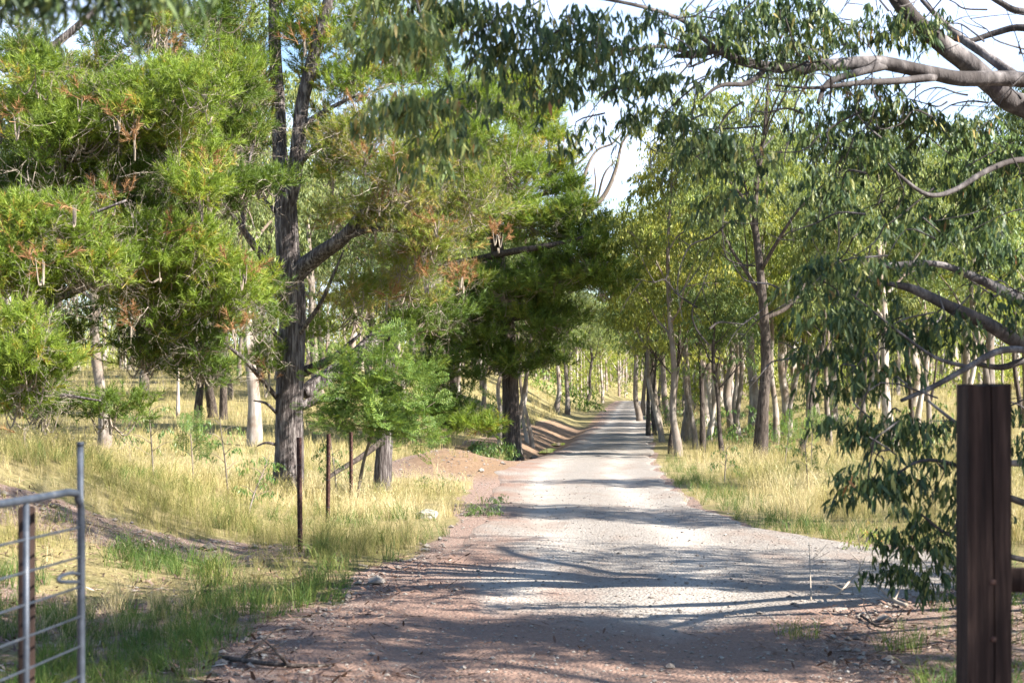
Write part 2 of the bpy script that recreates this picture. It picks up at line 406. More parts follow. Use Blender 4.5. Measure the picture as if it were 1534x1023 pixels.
def road_mat():
    t = NT('gravel_road_surface')
    v = t.coords('Object')
    a = t.n('Attribute', attribute_name='rnd').outputs['Fac']     # 1 = reddish verge
    n1 = t.noise(.55, 5, v); n2 = t.noise(9, 6, v, .7); n3 = t.noise(55, 4, v, .75)
    vs = t.coords('Object', (1, .25, 1)); n4 = t.noise(1.6, 5, vs)
    vo = t.n('TexVoronoi', inp={'Scale': 34.0, 'Vector': v})
    pebble = t.ramp(vo.outputs['Color'], [(0, (.15, .132, .118)), (.5, (.275, .25, .225)), (1, (.42, .40, .37))])
    fine = t.ramp(n3, [(.3, (.16, .137, .12)), (.52, (.285, .252, .222)), (.75, (.40, .365, .325))])
    col = t.mix(t.ramp(n2, [(.4, (0, 0, 0)), (.6, (1, 1, 1))]), fine, pebble)
    tk = t.n('Attribute', attribute_name='leaf').outputs['Fac']
    tkf = t.math('MULTIPLY', tk, t.ramp(n1, [(.3, (.25, .25, .25)), (.6, (1, 1, 1))]))
    col = t.mix(t.math('MULTIPLY', tkf, .9), t.mix(.26, col, (.10, .085, .075)), t.ramp(n3, [(.25, (.29, .255, .225)), (.7, (.46, .42, .375))]))
    patch = t.noise(.9, 6, t.coords('Object', (1, .4, 1)), .7)
    col = t.mix(t.math('MULTIPLY', t.ramp(patch, [(.50, (0, 0, 0)), (.62, (1, 1, 1))]), .55), col, (.20, .145, .115))
    dust = t.ramp(n3, [(.3, (.145, .09, .07)), (.7, (.28, .19, .15))])
    am = t.math('ADD', t.math('ADD', t.math('MULTIPLY', a, 1.0), t.math('MULTIPLY', t.math('SUBTRACT', n1, .5), 1.3)), t.math('MULTIPLY', t.math('SUBTRACT', n4, .5), 1.0))
    col = t.mix(t.ramp(am, [(.35, (0, 0, 0)), (.75, (1, 1, 1))]), col, dust)
    h = t.math('ADD', t.math('MULTIPLY', vo.outputs['Distance'], -.5), t.math('MULTIPLY', n2, .8))
    return t.done(t.principled(col, .92, .15, t.bump(h, .03)))
M['ground'] = ground_mat(); M['road'] = road_mat()
def simple(name, stops, scale=20, rough=.6, spec=.3, metal=0.0, bd=.004, sc=(1, 1, 1)):
    t = NT(name); n = t.noise(scale, 6, t.coords('Object', sc), .65)
    return t.done(t.principled(t.ramp(n, stops), rough, spec, t.bump(n, bd), metal))
M['galv'] = simple('galvanised_steel', [(.3, (.025, .032, .045)), (.6, (.05, .06, .08)), (.75, (.11, .115, .13))], 18, .5, .4, .3, .001)
M['rust'] = simple('rusty_steel', [(.3, (.02, .010, .010)), (.5, (.055, .026, .022)), (.72, (.15, .09, .07))], 30, .85, .2, .2, .003)
M['timber'] = simple('weathered_timber', [(.3, (.007, .004, .0035)), (.5, (.024, .0135, .011)), (.66, (.05, .03, .024)), (.76, (.11, .08, .068))], 26, .85, .2, 0, .012, (1, 1, .06))
M['rock'] = simple('pale_rock', [(.3, (.20, .18, .16)), (.6, (.34, .32, .29)), (.8, (.46, .44, .41))], 9, .9, .2, 0, .03)
t = NT('puddle_water'); M['water'] = t.done(t.principled((.10, .085, .07), .04, .6))
# ------------------------------------------------------------------ ground and road sheets
def sheet_rows(y0, y1):
    ys = [y0]
    while ys[-1] < y1:
        y = ys[-1]
        ys.append(y + (.5 if y < 5 else np.clip(y * .009, .11, 6)))
    return np.array(ys)
ys = sheet_rows(-30, 640)
s = np.linspace(-1, 1, 261); s = np.sign(s) * np.abs(s) ** 1.5
Y = np.repeat(ys[:, None], len(s), 1)
Xg = s[None, :] * (16 + .85 * np.clip(Y, 0, None)) + np.interp(Y, [0, 30, 200, 640], [0, .5, 12, 60])
def bare_mask(x, y, verge=True):
    """1 where the soil is bare"""
    u = roadL(y) - x; v = x - roadR(y); nn = fnoise(x * .8, y * .8) - .5
    m = 1 - sstep(.15, .8, np.maximum(u, v * np.where(y > 19, 5, 1)) + nn * .6)
    strip = (1 - sstep(.55, 1.15, np.abs(y - (17.6 + (x + 3.2) * .6)) * .75 + nn * 1.3)) * (.62 + .38 * sstep(.35, .5, fnoise(x * 2.3, y * 2.3)))
    m = np.maximum(m, strip * sstep(-9, -6.5, x) * (1 - sstep(-2.6, -1.6, x)))
    m = np.maximum(m, (1 - sstep(.8, 1.35, np.hypot((x + 1.3) / 1.7, (y - 38.5) / 6.0))))
    m = np.maximum(m, sstep(.1, .3, u) * (1 - sstep(2.2, 3.4, u + nn)) * sstep(42, 46, y) * (1 - sstep(80, 110, y)))
    near = sstep(.1, .4, u) * (1 - sstep(13.2, 15, y + nn * 2)) * .9 * (.35 + .65 * sstep(.3, .6, fnoise(x * .9 + 7, y * .9))) + sstep(.1, .4, v) * (1 - sstep(13.5, 15, y)) * .6
    return np.clip(np.maximum(m, near if verge else 0), 0, 1)
def orange_mask(x, y):
    u = roadL(y) - x
    return np.maximum(1 - sstep(.5, 1.25, np.hypot((x + 1.1) / 1.7, (y - 38.0) / 5.5)), .8 * sstep(-.3, .2, u) * (1 - sstep(2.2, 3.2, u)) * sstep(35, 42, y) * (1 - sstep(110, 150, y)))
inner = np.minimum(Xg - roadL(Y), roadR(Y) - Xg)
Zg = hz(Xg, Y) - .07 * sstep(.02, .35, inner)
idx = np.arange(Y.size).reshape(Y.shape)
f4 = np.stack([idx[:-1, :-1], idx[:-1, 1:], idx[1:, 1:], idx[1:, :-1]], -1).reshape(-1, 4)
mb = MB(); mb.add(np.stack([Xg, Y, Zg], -1), None, f4, a=bare_mask(Xg, Y).ravel(), b=orange_mask(Xg, Y).ravel())
tag(mb.obj('ground', M['ground']), kind='structure')

yr = sheet_rows(-25, 420); tt = np.linspace(0, 1, 47)
L0 = roadL(yr) - .10 + .35 * (fnoise(yr * .7, yr * 0 + 3.3) - .5) - .02; R0 = roadR(yr) + .10 + .7 * (fnoise(yr * .8, yr * 0 + 9.1, 4) - .5)
Yr = np.repeat(yr[:, None], len(tt), 1); Xr = L0[:, None] + (R0 - L0)[:, None] * tt
edge = np.minimum(tt, 1 - tt)[None, :] * (R0 - L0)[:, None]
Zr = hz(Xr, Yr) + .012 - .06 * (1 - sstep(0, .14, edge))
lft = 1 - sstep(.1, 1.3, (Xr - roadL(Yr))) ; rgt = 1 - sstep(.1, .8, roadR(Yr) - Xr)
red = np.clip(.62 * lft + .35 * rgt * (1 - sstep(18, 22, Yr)) + .8 * (1 - sstep(10.5, 14.5, Yr)) + .35 * (1 - sstep(14, 20, Yr)) * (1 - sstep(1.0, 2.4, Xr - roadL(Yr))), 0, 1)
cR = (roadL(Yr) + np.minimum(roadR(Yr), roadL(Yr) + 3.6)) / 2
trk = np.exp(-((Xr - cR - .8) / .34) ** 2) + np.exp(-((Xr - cR + .8) / .34) ** 2)
idx = np.arange(Yr.size).reshape(Yr.shape)
f4 = np.stack([idx[:-1, :-1], idx[:-1, 1:], idx[1:, 1:], idx[1:, :-1]], -1).reshape(-1, 4)
mb = MB(); mb.add(np.stack([Xr, Yr, Zr], -1), None, f4, a=red.ravel(), b=trk.ravel())
tag(mb.obj('road', M['road']), kind='structure')

for (px, py, sx, sy) in ((831, 671, .42, 2.6), (844, 662, .30, 2.2)):
    d = 1.85 * F / (py - HY); x = (px - CX) / F * d
    x = float(roadL(d)) - .75; z = hz1(x, d) + .05
    mb = MB(); n = 40; an = np.arange(n) * 2 * np.pi / n; rr = 1 + .25 * (fnoise(np.cos(an) * 2 + px, np.sin(an) * 2) - .5)
    xc = roadL(d + sy * np.sin(an) * rr) - .75
    V = np.stack([xc + sx * np.cos(an) * rr, d + sy * np.sin(an) * rr, np.full(n, z)], 1)
    mb.add(np.vstack([V, [x, d, z]]), [[i, (i + 1) % n, n] for i in range(n)])
    tag(mb.obj('puddle_water', M['water']), kind='structure')

# ------------------------------------------------------------------ scatter: grass, litter, gravel
def scatter(n, d0, d1, rng, wide=1.25, p=1.0):
    d = d0 * (d1 / d0) ** (rng.random(n) ** p)
    x = (rng.random(n) * 2 - 1) * (CX / F * d * wide + .3)
    return x, d
def place(mb, protos, x, y, sc, rng, tilt=.15, rnd=None, dz=0.0):
    pos = np.stack([x, y, hz(x, y) + dz], 1)
    ax = np.stack([rng.normal(0, tilt, len(x)), rng.normal(0, tilt, len(x)), np.ones(len(x))], 1)
    stamp(mb, protos, pos, align(ax, rng), sc, rng, rnd)
def uv_(x, y): return roadL(y) - x, x - roadR(y)

rng = np.random.default_rng(21)
mb = MB()
# mid and near straw
x, y = scatter(26000, 11, 46, rng, 1.3, .8); u, v = uv_(x, y); nn = fnoise(x * .6, y * .6)
right = sstep(-.25, .25, v + (fnoise(x * 1.6 + 5, y * 1.1) - .5) * 1.3) * sstep(17, 19.5, y)
left = sstep(.3, 1.0, u + (nn - .5) * 1.2) * (.4 + .6 * sstep(14.5, 18.5, y + (nn - .5) * 4))
dens = np.maximum(right, left) * (1 - .93 * sstep(.45, .75, bare_mask(x, y, False))) * (.22 + .9 * sstep(.35, .6, nn))
k = rng.random(len(x)) < dens
x, y, nn, v = x[k], y[k], nn[k], v[k]
hgt = np.where(v > 0, .36 + .34 * sstep(.3, 1.8, v), .42 + .12 * sstep(17, 21, y)) * (.35 + .55 * nn + .75 * sstep(.35, .7, fnoise(x * 1.7 + 50, y * 1.2))) * rng.uniform(.55, 1.25, len(x))
col = np.clip(1.0 * sstep(.30, .68, fnoise(x * .6 + 9, y * .45)) + rng.normal(.06, .2, len(x)) - .20 * ((v < 0) & (y < 20)), 0, 1)
place(mb, STRAW, x, y, hgt, rng, .15, col)
# far straw
x, y = scatter(14000, 42, 150, rng, 1.15); u, v = uv_(x, y); nn = fnoise(x * .3, y * .3)
dens = np.maximum(sstep(.3, 1.5, v + (nn - .5)), sstep(1.8, 3.4, u + (nn - .5) * 2)) * (.3 + .8 * nn) * (1 - .9 * sstep(.4, .6, bare_mask(x, y)))
k = rng.random(len(x)) < dens; x, y, nn = x[k], y[k], nn[k]
place(mb, STRAWFAR, x, y, rng.uniform(.4, .8, len(x)) * (1 + .008 * (y - 42)), rng, .15, np.clip(.15 + .6 * nn + rng.normal(0, .15, len(x)), 0, 1))
tag(mb.obj('dry_grass', M['straw'], smooth=False), kind='stuff')

mb = MB()
x, y = scatter(15000, 8.2, 44, rng, 1.25); u, v = uv_(x, y); nn = fnoise(x * .9 + 31, y * .9)
left = sstep(.35, 1.1, u + (nn - .5)) * (1 - .7 * sstep(19, 27, y)) * sstep(.46, .68, nn + .06 * (1 - sstep(12, 17, y)))
edge = sstep(-.2, .1, v + (fnoise(x * 1.6 + 5, y * 1.1) - .5) * 1.2) * (1 - sstep(.5, 1.5, v)) * .6 * sstep(17, 20, y)
nearr = sstep(.25, .7, v) * (1 - sstep(12.3, 13.2, y)) * sstep(.42, .6, nn) * .9
field = sstep(.4, 1, v) * .12
dens = np.maximum.reduce([left, edge, nearr, field]) * (1 - .93 * sstep(.5, .75, bare_mask(x, y, False)))
k = rng.random(len(x)) < dens; x, y, nn = x[k], y[k], nn[k]
place(mb, GREEN, x, y, rng.uniform(.35, 1.15, len(x)) * np.where(y < 13, .7, 1.0), rng, .2, np.clip(.15 + .5 * fnoise(x * .5, y * .5 + 40) + rng.normal(0, .2, len(x)), 0, 1))
tag(mb.obj('green_grass', M['green'], smooth=False), kind='stuff')

# leaf and bark litter on the near verges
def flake(rng):
    L = rng.uniform(.03, .11); W = rng.uniform(.010, .022)
    return merge([blade(np.array([-L / 2, 0, .004]), np.array([1, 0, rng.uniform(-.15, .35)]), np.array([0, .2, 1.0]), L, W, 2, rng.uniform(-.1, .25))], rng)
FL = [flake(rng) for _ in range(12)]
def stick(rng):
    p = np.array([0, 0, .01]); d = np.array([1.0, 0, .05]); parts = []
    for q in range(3):
        e = p + d * rng.uniform(.03, .08); w = np.array([-d[1], d[0], 0]) * .003
        parts.append((np.array([p - w, p + w, e]), np.array([[0, 1, 2]]))); parts.append((np.array([p - w + [0, 0, .008], p + w, e]), np.array([[0, 1, 2]]))); p = p + (e - p) * .9; d = d + rng.normal(0, .3, 3) * [1, 1, .2]
    return merge(parts, rng)
FL += [stick(rng) for _ in range(2)]
x, y = scatter(22000, 8.2, 26, rng, 1.2); u, v = uv_(x, y); nn = fnoise(x * 1.2 + 3, y * 1.2 + 8)
dens = np.maximum(sstep(-.9, .3, u + (nn - .5) * 1.5) * (1 - sstep(16, 19, y)), sstep(-.3, .2, v + (nn - .5)) * (1 - sstep(15, 17, y)))
dens = np.maximum(dens, .22 * (1 - sstep(10, 14, y)) * sstep(.45, .6, nn))
k = rng.random(len(x)) < dens; x, y = x[k], y[k]
inroad = (x > roadL(y)) & (x < roadR(y))
pos = np.stack([x, y, hz(x, y) + np.where(inroad, .014, .004)], 1)
ax = np.stack([rng.normal(0, .22, len(x)), rng.normal(0, .22, len(x)), np.ones(len(x))], 1)
mb = MB(); stamp(mb, FL, pos, align(ax, rng), rng.uniform(.7, 1.3, len(x)), rng)
tag(mb.obj('leaf_litter', M['litter'], smooth=False), kind='stuff')
# loose stones on the road
def pebble(rng):
    v = np.array([[1, 0, 0], [-1, 0, 0], [0, 1, 0], [0, -1, 0], [0, 0, 1], [0, 0, -.6], [.6, .6, .5], [-.6, .5, .55], [.5, -.65, .5], [-.55, -.6, .45]], float) * .5
    v = v * rng.uniform(.7, 1.2, v.shape) * [1, .8, .6]
    f = [[0, 6, 8], [6, 2, 7], [7, 1, 9], [9, 3, 8], [6, 7, 4], [7, 9, 4], [9, 8, 4], [8, 6, 4], [0, 2, 6], [2, 1, 7], [1, 3, 9], [3, 0, 8], [0, 5, 2], [2, 5, 1], [1, 5, 3], [3, 5, 0]]
    return v, np.array(f), np.full(len(v), rng.random())
PB = [pebble(rng) for _ in range(10)]
x, y = scatter(16000, 8.2, 34, rng, 1.0); u, v = uv_(x, y); k = (np.maximum(u, v) < .35); x, y = x[k], y[k]
sz = np.exp(rng.normal(math.log(.017), .45, len(x)))
pos = np.stack([x, y, hz(x, y) + .012 + sz * .1], 1)
mb = MB(); stamp(mb, PB, pos, rotz(rng.random(len(x)) * 6.28), sz, rng)
x, y = scatter(26000, 10, 60, rng, 1.0); bm = bare_mask(x, y, False); k = (np.maximum(*uv_(x, y)) > .2) & (bm > .5) & (rng.random(len(x)) < .55); x, y = x[k], y[k]
sz = np.exp(rng.normal(math.log(.035), .55, len(x)))
stamp(mb, PB, np.stack([x, y, hz(x, y) + sz * .1], 1), rotz(rng.random(len(x)) * 6.28), sz, rng, rng.random(len(x)) * .35)
tag(mb.obj('gravel', M['stones'], smooth=False), kind='stuff')

# ------------------------------------------------------------------ gate, post, pickets, rock
def g_at(px, d): x = (px - CX) / F * d; return np.array([x, d, hz1(x, d)])
D0 = 5.9
gx0, gy0 = (122 - CX) / F * D0, D0
dirg = np.array([-.065, -.74]); dirg /= np.linalg.norm(dirg)
def gp(sx, z): return np.array([gx0 + dirg[0] * sx, gy0 + dirg[1] * sx, z])
zt = CAMZ + (HY - 735) / F * D0; zb = .22; GL = 3.4
base = np.array([gx0, gy0, hz1(gx0, gy0)])
gate = thing('farm_gate', base, 'open galvanised steel pipe farm gate with thin horizontal rails, beside the left verge', 'gate')
mb = MB(); r = .0135
loop = [gp(.0, zb + .12), gp(0, zt - .5), gp(0, zt - .11), gp(.03, zt - .035), gp(.11, zt), gp(.6, zt), gp(GL - .11, zt), gp(GL - .03, zt - .035), gp(GL, zt - .11), gp(GL, zb + .12), gp(GL - .03, zb + .03), gp(GL - .12, zb), gp(.12, zb), gp(.03, zb + .03), gp(.0, zb + .12)]
tube(mb, [[*(p - base), r] for p in loop], 12, 5); mb.obj('frame', M['galv'], gate)
for i in range(9):
    z = zt - .13 - i * .107
    mb = MB(); tube(mb, [[*(gp(.012, z) - base), .0042], [*(gp(GL / 2, z) - base), .0042], [*(gp(GL - .012, z) - base), .0042]], 8, 2); mb.obj('rail', M['galv'], gate)
for sx in (.52, 1.75, 2.7):
    mb = MB(); tube(mb, [[*(gp(sx, zt - .012) - base), .0105], [*(gp(sx, zb + .012) - base), .0105]], 10, 2); mb.obj('upright', M['galv'], gate)
# latch: a bent rod
mb = MB(); lp = [gp(.02, zt - .30), gp(.10, zt - .285), gp(.2, zt - .285), gp(.23, zt - .295), gp(.2, zt - .305), gp(.03, zt - .325)]
tube(mb, [[*(p - base), .007] for p in lp], 8, 4); mb.obj('latch', M['galv'], gate)
# upright steel stake beside the gate end
b = g_at(120.5, 6.0); top = CAMZ + (HY - 668) / F * 6.0
st = thing('steel_stake', b, 'slim grey steel pipe standing upright against the free end of the open farm gate', 'post')
mb = MB(); tube(mb, [[0, 0, -.3, .0125], [0, 0, .8, .0125], [0, 0, top - b[2], .0125]], 12, 1); mb.obj('pipe', M['galv'], st)
mb = MB(); tube(mb, [[0, 0, top - b[2], .0145], [0, 0, top - b[2] + .012, .0145], [0, 0, top - b[2] + .016, .012]], 12, 1); mb.obj('cap', M['galv'], st)
# dark timber stay behind the gate
b = g_at(40, 5.75); top = CAMZ + (HY - 758) / F * 5.75
sp = thing('timber_post', b, 'short dark timber post seen through the rails of the open farm gate', 'post')
mb = MB(); box(mb, [0, 0, (top - b[2] - .3) / 2], [.055, .05, top - b[2] + .3], .006, .2); mb.obj('shaft', M['timber'], sp)
mb = MB(); tube(mb, [[-.035, -.02, .55, .004], [0, -.034, .552, .004], [.036, -.02, .55, .004], [.034, .03, .548, .004], [-.034, .03, .548, .004], [-.035, -.02, .55, .004]], 6, 3); mb.obj('wire_tie', M['galv'], sp)

# big gate post on the right
DP = 5.98; b = np.array([1.724, DP, hz1(1.724, DP)]); top = CAMZ + (HY - 577) / F * DP
gpst = thing('gate_post', b, 'thick dark brown timber gate post, split down its face, standing on the right', 'post')
W = .16; H = top - b[2]
mb = MB(); rp = np.random.default_rng(5); n = 36
prof = []   # closed outline of the post with a split in the face towards the road
h2 = W / 2
for (ax, ay) in [(-1, -1), (.08, -1), (.115, -.62), (.15, -1), (1, -1), (1, 1), (-1, 1)]: prof.append((ax * h2, ay * h2))
pf = []
for i in range(len(prof)):
    p, q = np.array(prof[i]), np.array(prof[(i + 1) % len(prof)])
    m = 2 if np.linalg.norm(q - p) < .08 else 7
    for j in range(m): pf.append(p + (q - p) * j / m)
pf = np.array(pf); k = len(pf); zz = np.linspace(-.4, H, n)
V = np.zeros((n, k, 3))
for i, z in enumerate(zz):
    s_ = 1 - .018 * (z / H); wob = 1 + .018 * (fnoise(pf[:, 0] * 50 + 9, np.full(k, z * 1.2) + pf[:, 1] * 30) - .5)
    V[i, :, 0] = pf[:, 0] * s_ * wob + .008 * math.sin(z * 2.1) * (np.abs(pf[:, 0] - .12 * h2) < .02); V[i, :, 1] = pf[:, 1] * s_ * wob; V[i, :, 2] = z + (.012 * (rp.random(k) - .5) if i == n - 1 else 0)
idx = np.arange(n * k).reshape(n, k)
f4 = np.stack([idx[:-1], np.roll(idx[:-1], -1, 1), np.roll(idx[1:], -1, 1), idx[1:]], -1).reshape(-1, 4)
vv = np.vstack([V.reshape(-1, 3), [0, .02, H + .006]])
mb.add(vv, [[idx[-1, j], idx[-1, (j + 1) % k], n * k] for j in range(k)], f4); mb.obj('shaft', M['timber'], gpst, smooth=False)
for zc in (.62, .86):
    zc = CAMZ + (HY - (868 if zc > .7 else 952)) / F * DP - b[2]
    mb = MB(); tube(mb, [[.012, -h2 * .97, zc, .011], [.012, -h2 * 1.03, zc, .011], [.012, -h2 * 1.05, zc, .006]], 10, 1); mb.obj('bolt_head', M['rust'], gpst)
zr = CAMZ + (HY - 868) / F * DP
rl = thing('fence_rail', [b[0] + h2 + .005, DP, zr], 'dark horizontal timber rail fixed to the right side of the thick gate post', 'fence rail')
mb = MB(); box(mb, [1.25, 0, 0], [2.5, .05, 36 / F * DP], .005); mb.obj('beam', M['timber'], rl)
b2 = np.array([b[0] + h2 + 2.58, DP, 0]); b2[2] = hz1(b2[0], b2[1])
mb = MB(); box(mb, [0, 0, .45], [.14, .14, 1.7], .008); o = mb.obj('fence_post', M['timber'], smooth=False); o.location = b2
tag(o, 'square timber fence post at the far end of the rail, outside the frame', 'fence post')

# star pickets
for (px, pyt, pyb, d, lab, lean) in ((450, 655, 826, 18.0, 'rusty steel fence picket with a dark top, nearest of three, standing in grass', -.012),
                                  (491, 650, 778, 21.5, 'rusty brown fence picket with a grey lower half, middle of three in the grass', .012),
                                  (526, 647, 722, 25.5, 'short reddish fence picket nearest the wattle sapling, farthest of three', .0)):
    b = g_at(px, d); H = CAMZ + (HY - pyt) / F * d - b[2]
    o = thing('fence_picket', b, lab, 'fence post', 'steel pickets of the old fence'); o.rotation_euler = (0, lean, .5)
    mb = MB()
    prof = []
    for q in range(3):
        a = q * 2.094 + .3; c = np.array([math.cos(a), math.sin(a)]); s_ = np.array([-c[1], c[0]])
        prof += [c * .027 - s_ * .005, c * .027 + s_ * .005, (c * .008 + s_ * .006)]
    prof = np.array(prof) * 1.1; k = len(prof); zz = np.linspace(-.2, H, 14)
    V = np.concatenate([np.column_stack([prof, np.full(k, z)]) for z in zz]); idx = np.arange(14 * k).reshape(14, k)
    f4 = np.stack([idx[:-1], np.roll(idx[:-1], -1, 1), np.roll(idx[1:], -1, 1), idx[1:]], -1).reshape(-1, 4)
    V = np.vstack([V, [0, 0, H]]); mb.add(V, [[idx[-1, j], idx[-1, (j + 1) % k], 14 * k] for j in range(k)], f4); mb.obj('shaft', M['rust'], o, smooth=False)
    for zq in (.25, .62, .95):
        if zq < H - .1:
            mb = MB(); an = np.linspace(0, 6.3, 9); tube(mb, [[.033 * math.cos(q), .033 * math.sin(q), zq * H / 1.25, .0022] for q in an], 5, 2); mb.obj('wire_tie', M['galv'], o)

def rock(px, py, d, s, lab, seed):
    b = g_at(px, d); o = thing('rock', b, lab, 'rock', 'pale rocks lying in the verge grass'); rg = np.random.default_rng(seed)
    mb = MB(); nu, nv = 18, 10; V = []
    for i in range(nv):
        th = math.pi * (i + .5) / nv
        for j in range(nu):
            ph = 2 * math.pi * j / nu; dd = np.array([math.sin(th) * math.cos(ph), math.sin(th) * math.sin(ph), math.cos(th)])
            q = 1 + .55 * (fnoise(np.array([dd[0] * 1.6 + seed]), np.array([dd[1] * 1.6 + dd[2] * 1.9]))[0] - .5)
            V.append(np.sign(dd) * np.abs(dd) ** .75 * q * np.array(s))
    idx = np.arange(nu * nv).reshape(nv, nu); A = idx[:-1]; B = idx[1:]
    f4 = np.stack([A, B, np.roll(B, -1, 1), np.roll(A, -1, 1)], -1).reshape(-1, 4)
    V = np.array(V); V = np.vstack([V, [0, 0, s[2] * 1.0], [0, 0, -s[2]]])
    f3 = [[nu * nv, idx[0, j], idx[0, (j + 1) % nu]] for j in range(nu)] + [[nu * nv + 1, idx[-1, (j + 1) % nu], idx[-1, j]] for j in range(nu)]
    V[:, 2] += s[2] * .55
    mb.add(V, f3, f4); mb.obj('stone', M['rock'], o, smooth=False)
rock(641, 771, 23.0, (.15, .10, .075), 'pale flat rock lying in dry grass left of the road, largest of three', 3)
rock(628, 772, 23.2, (.045, .04, .04), 'small round white stone at the left end of the pale flat rock', 8)
rock(643, 779, 22.6, (.04, .035, .03), 'tiny white stone just in front of the pale flat rock', 12)
# ------------------------------------------------------------------ trees
def pth(path, base):
    return [[*(P(px, py, d) - base), r] for (px, py, d, r) in path]

def cloud_points(px, py, rx, ry, d, n, rng, lump, dr=None, per=15):
    """lumpy points in an ellipsoid; returns positions and outward directions, lump index"""
    c = P(px, py, d); R3 = np.array([rx / F * d, dr if dr else .5 * (rx + ry) / F * d, ry / F * d])
    nl = max(3, int(n / per)); q = rng.normal(0, 1, (nl, 3)); q /= np.linalg.norm(q, axis=1)[:, None]
    q *= (rng.random(nl) ** .45)[:, None]
    lc = c + q * R3
    li = rng.integers(0, nl, n)
    o = rng.normal(0, 1, (n, 3)); o /= np.linalg.norm(o, axis=1)[:, None]; o[:, 2] = o[:, 2] * .8 + .25
    pos = lc[li] + o * lump * (rng.random(n) ** .5)[:, None] * np.array([1.25, 1.25, .62])
    return pos, o, li, lc, nl

def pine_tree(label, base, trunks, limbs, clouds, seed, barkm='pine_bark', group=None, protos=TUFT, tsc=1.0, dn=1.0):
    rg = np.random.default_rng(seed); root = thing('pine_tree', base, label, 'pine tree', group)
    mb = MB()
    for p in trunks: tube(mb, pth(p, base), 22, 6, .09, rg)
    mb.obj('trunk', M[barkm], root)
    for p in limbs:
        mb = MB(); tube(mb, pth(p, base), 10, 5, .08, rg); mb.obj('limb', M[barkm], root)
    mbs = {}
    dt = MB(); tw = []
    for (px, py, rx, ry, d, n, key) in clouds:
        n = int(n * dn * (1.9 if key == 'pine_dry' else 2.5 if key != 'pine_rust' else 1.2)); pos, o, li, lc, nl = cloud_points(px, py, rx, ry, d, n, rg, .20 * tsc ** .5, None, 13)
        cr = rg.random(nl) * .55 + .1
        dead = rg.random(nl) < (.15 if key != 'pine_dry' else .0); cr[dead] = .97
        sh = rg.random(nl) * .5
        rnd = np.where(dead[li] & (rg.random(n) < .6), .90 + rg.random(n) * .10, np.clip(cr[li] * .6 + rg.random(n) * .45, 0, .87))
        if key in ('pine_dry', 'pine_rust'): rnd = np.clip(cr[li] * .8 + rg.random(n) * .45, 0, 1)
        dirs = o + np.array([0, 0, .55]) + rg.normal(0, .3, o.shape)
        m = mbs.setdefault(key, MB())
        stamp(m, protos, pos - base, align(dirs, rg), rg.uniform(.7, 1.35, n) * tsc, rg, rnd)
        # twigs joining the lumps, some dead
        cc = P(px, py, d)
        for c in lc:
            if rg.random() < .75:
                a = cc + (c - cc) * .1 + np.array([0, .1, -.25]) * rg.random(); mid = (a + c) / 2 - [0, 0, .1 + .15 * rg.random()]
                tube(dt, np.column_stack([np.array([a, mid, c]) - base, [.014, .010, .004]]), 4, 3, cap=False, a=rg.uniform(.1, .5))
        nd = int(n * (.05 if key != 'pine_dry' else .16))
        q = rg.integers(0, n, nd)
        if nd: stamp(dt, DEAD, pos[q] - base - o[q] * .15, align(o[q] + rg.normal(0, .5, (nd, 3)) + [0, 0, -.1], rg), rg.uniform(.5, 1.2, nd), rg, rg.uniform(.3, 1, nd))
    first = mbs[clouds[0][6]]
    if dt.n:
        for v_, a_, b_ in zip(dt.v, dt.a, dt.b): first.v.append(v_); first.a.append(a_); first.b.append(b_)
        for f_ in dt.f3: first.f3.append(f_ + first.n); first.m3.append(np.full(len(f_), 1))
        for f_ in dt.f4: first.f4.append(f_ + first.n); first.m4.append(np.full(len(f_), 1))
        first.n += dt.n
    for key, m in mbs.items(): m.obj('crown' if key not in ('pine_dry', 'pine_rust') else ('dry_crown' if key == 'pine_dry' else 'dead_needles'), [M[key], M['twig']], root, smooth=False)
    return root

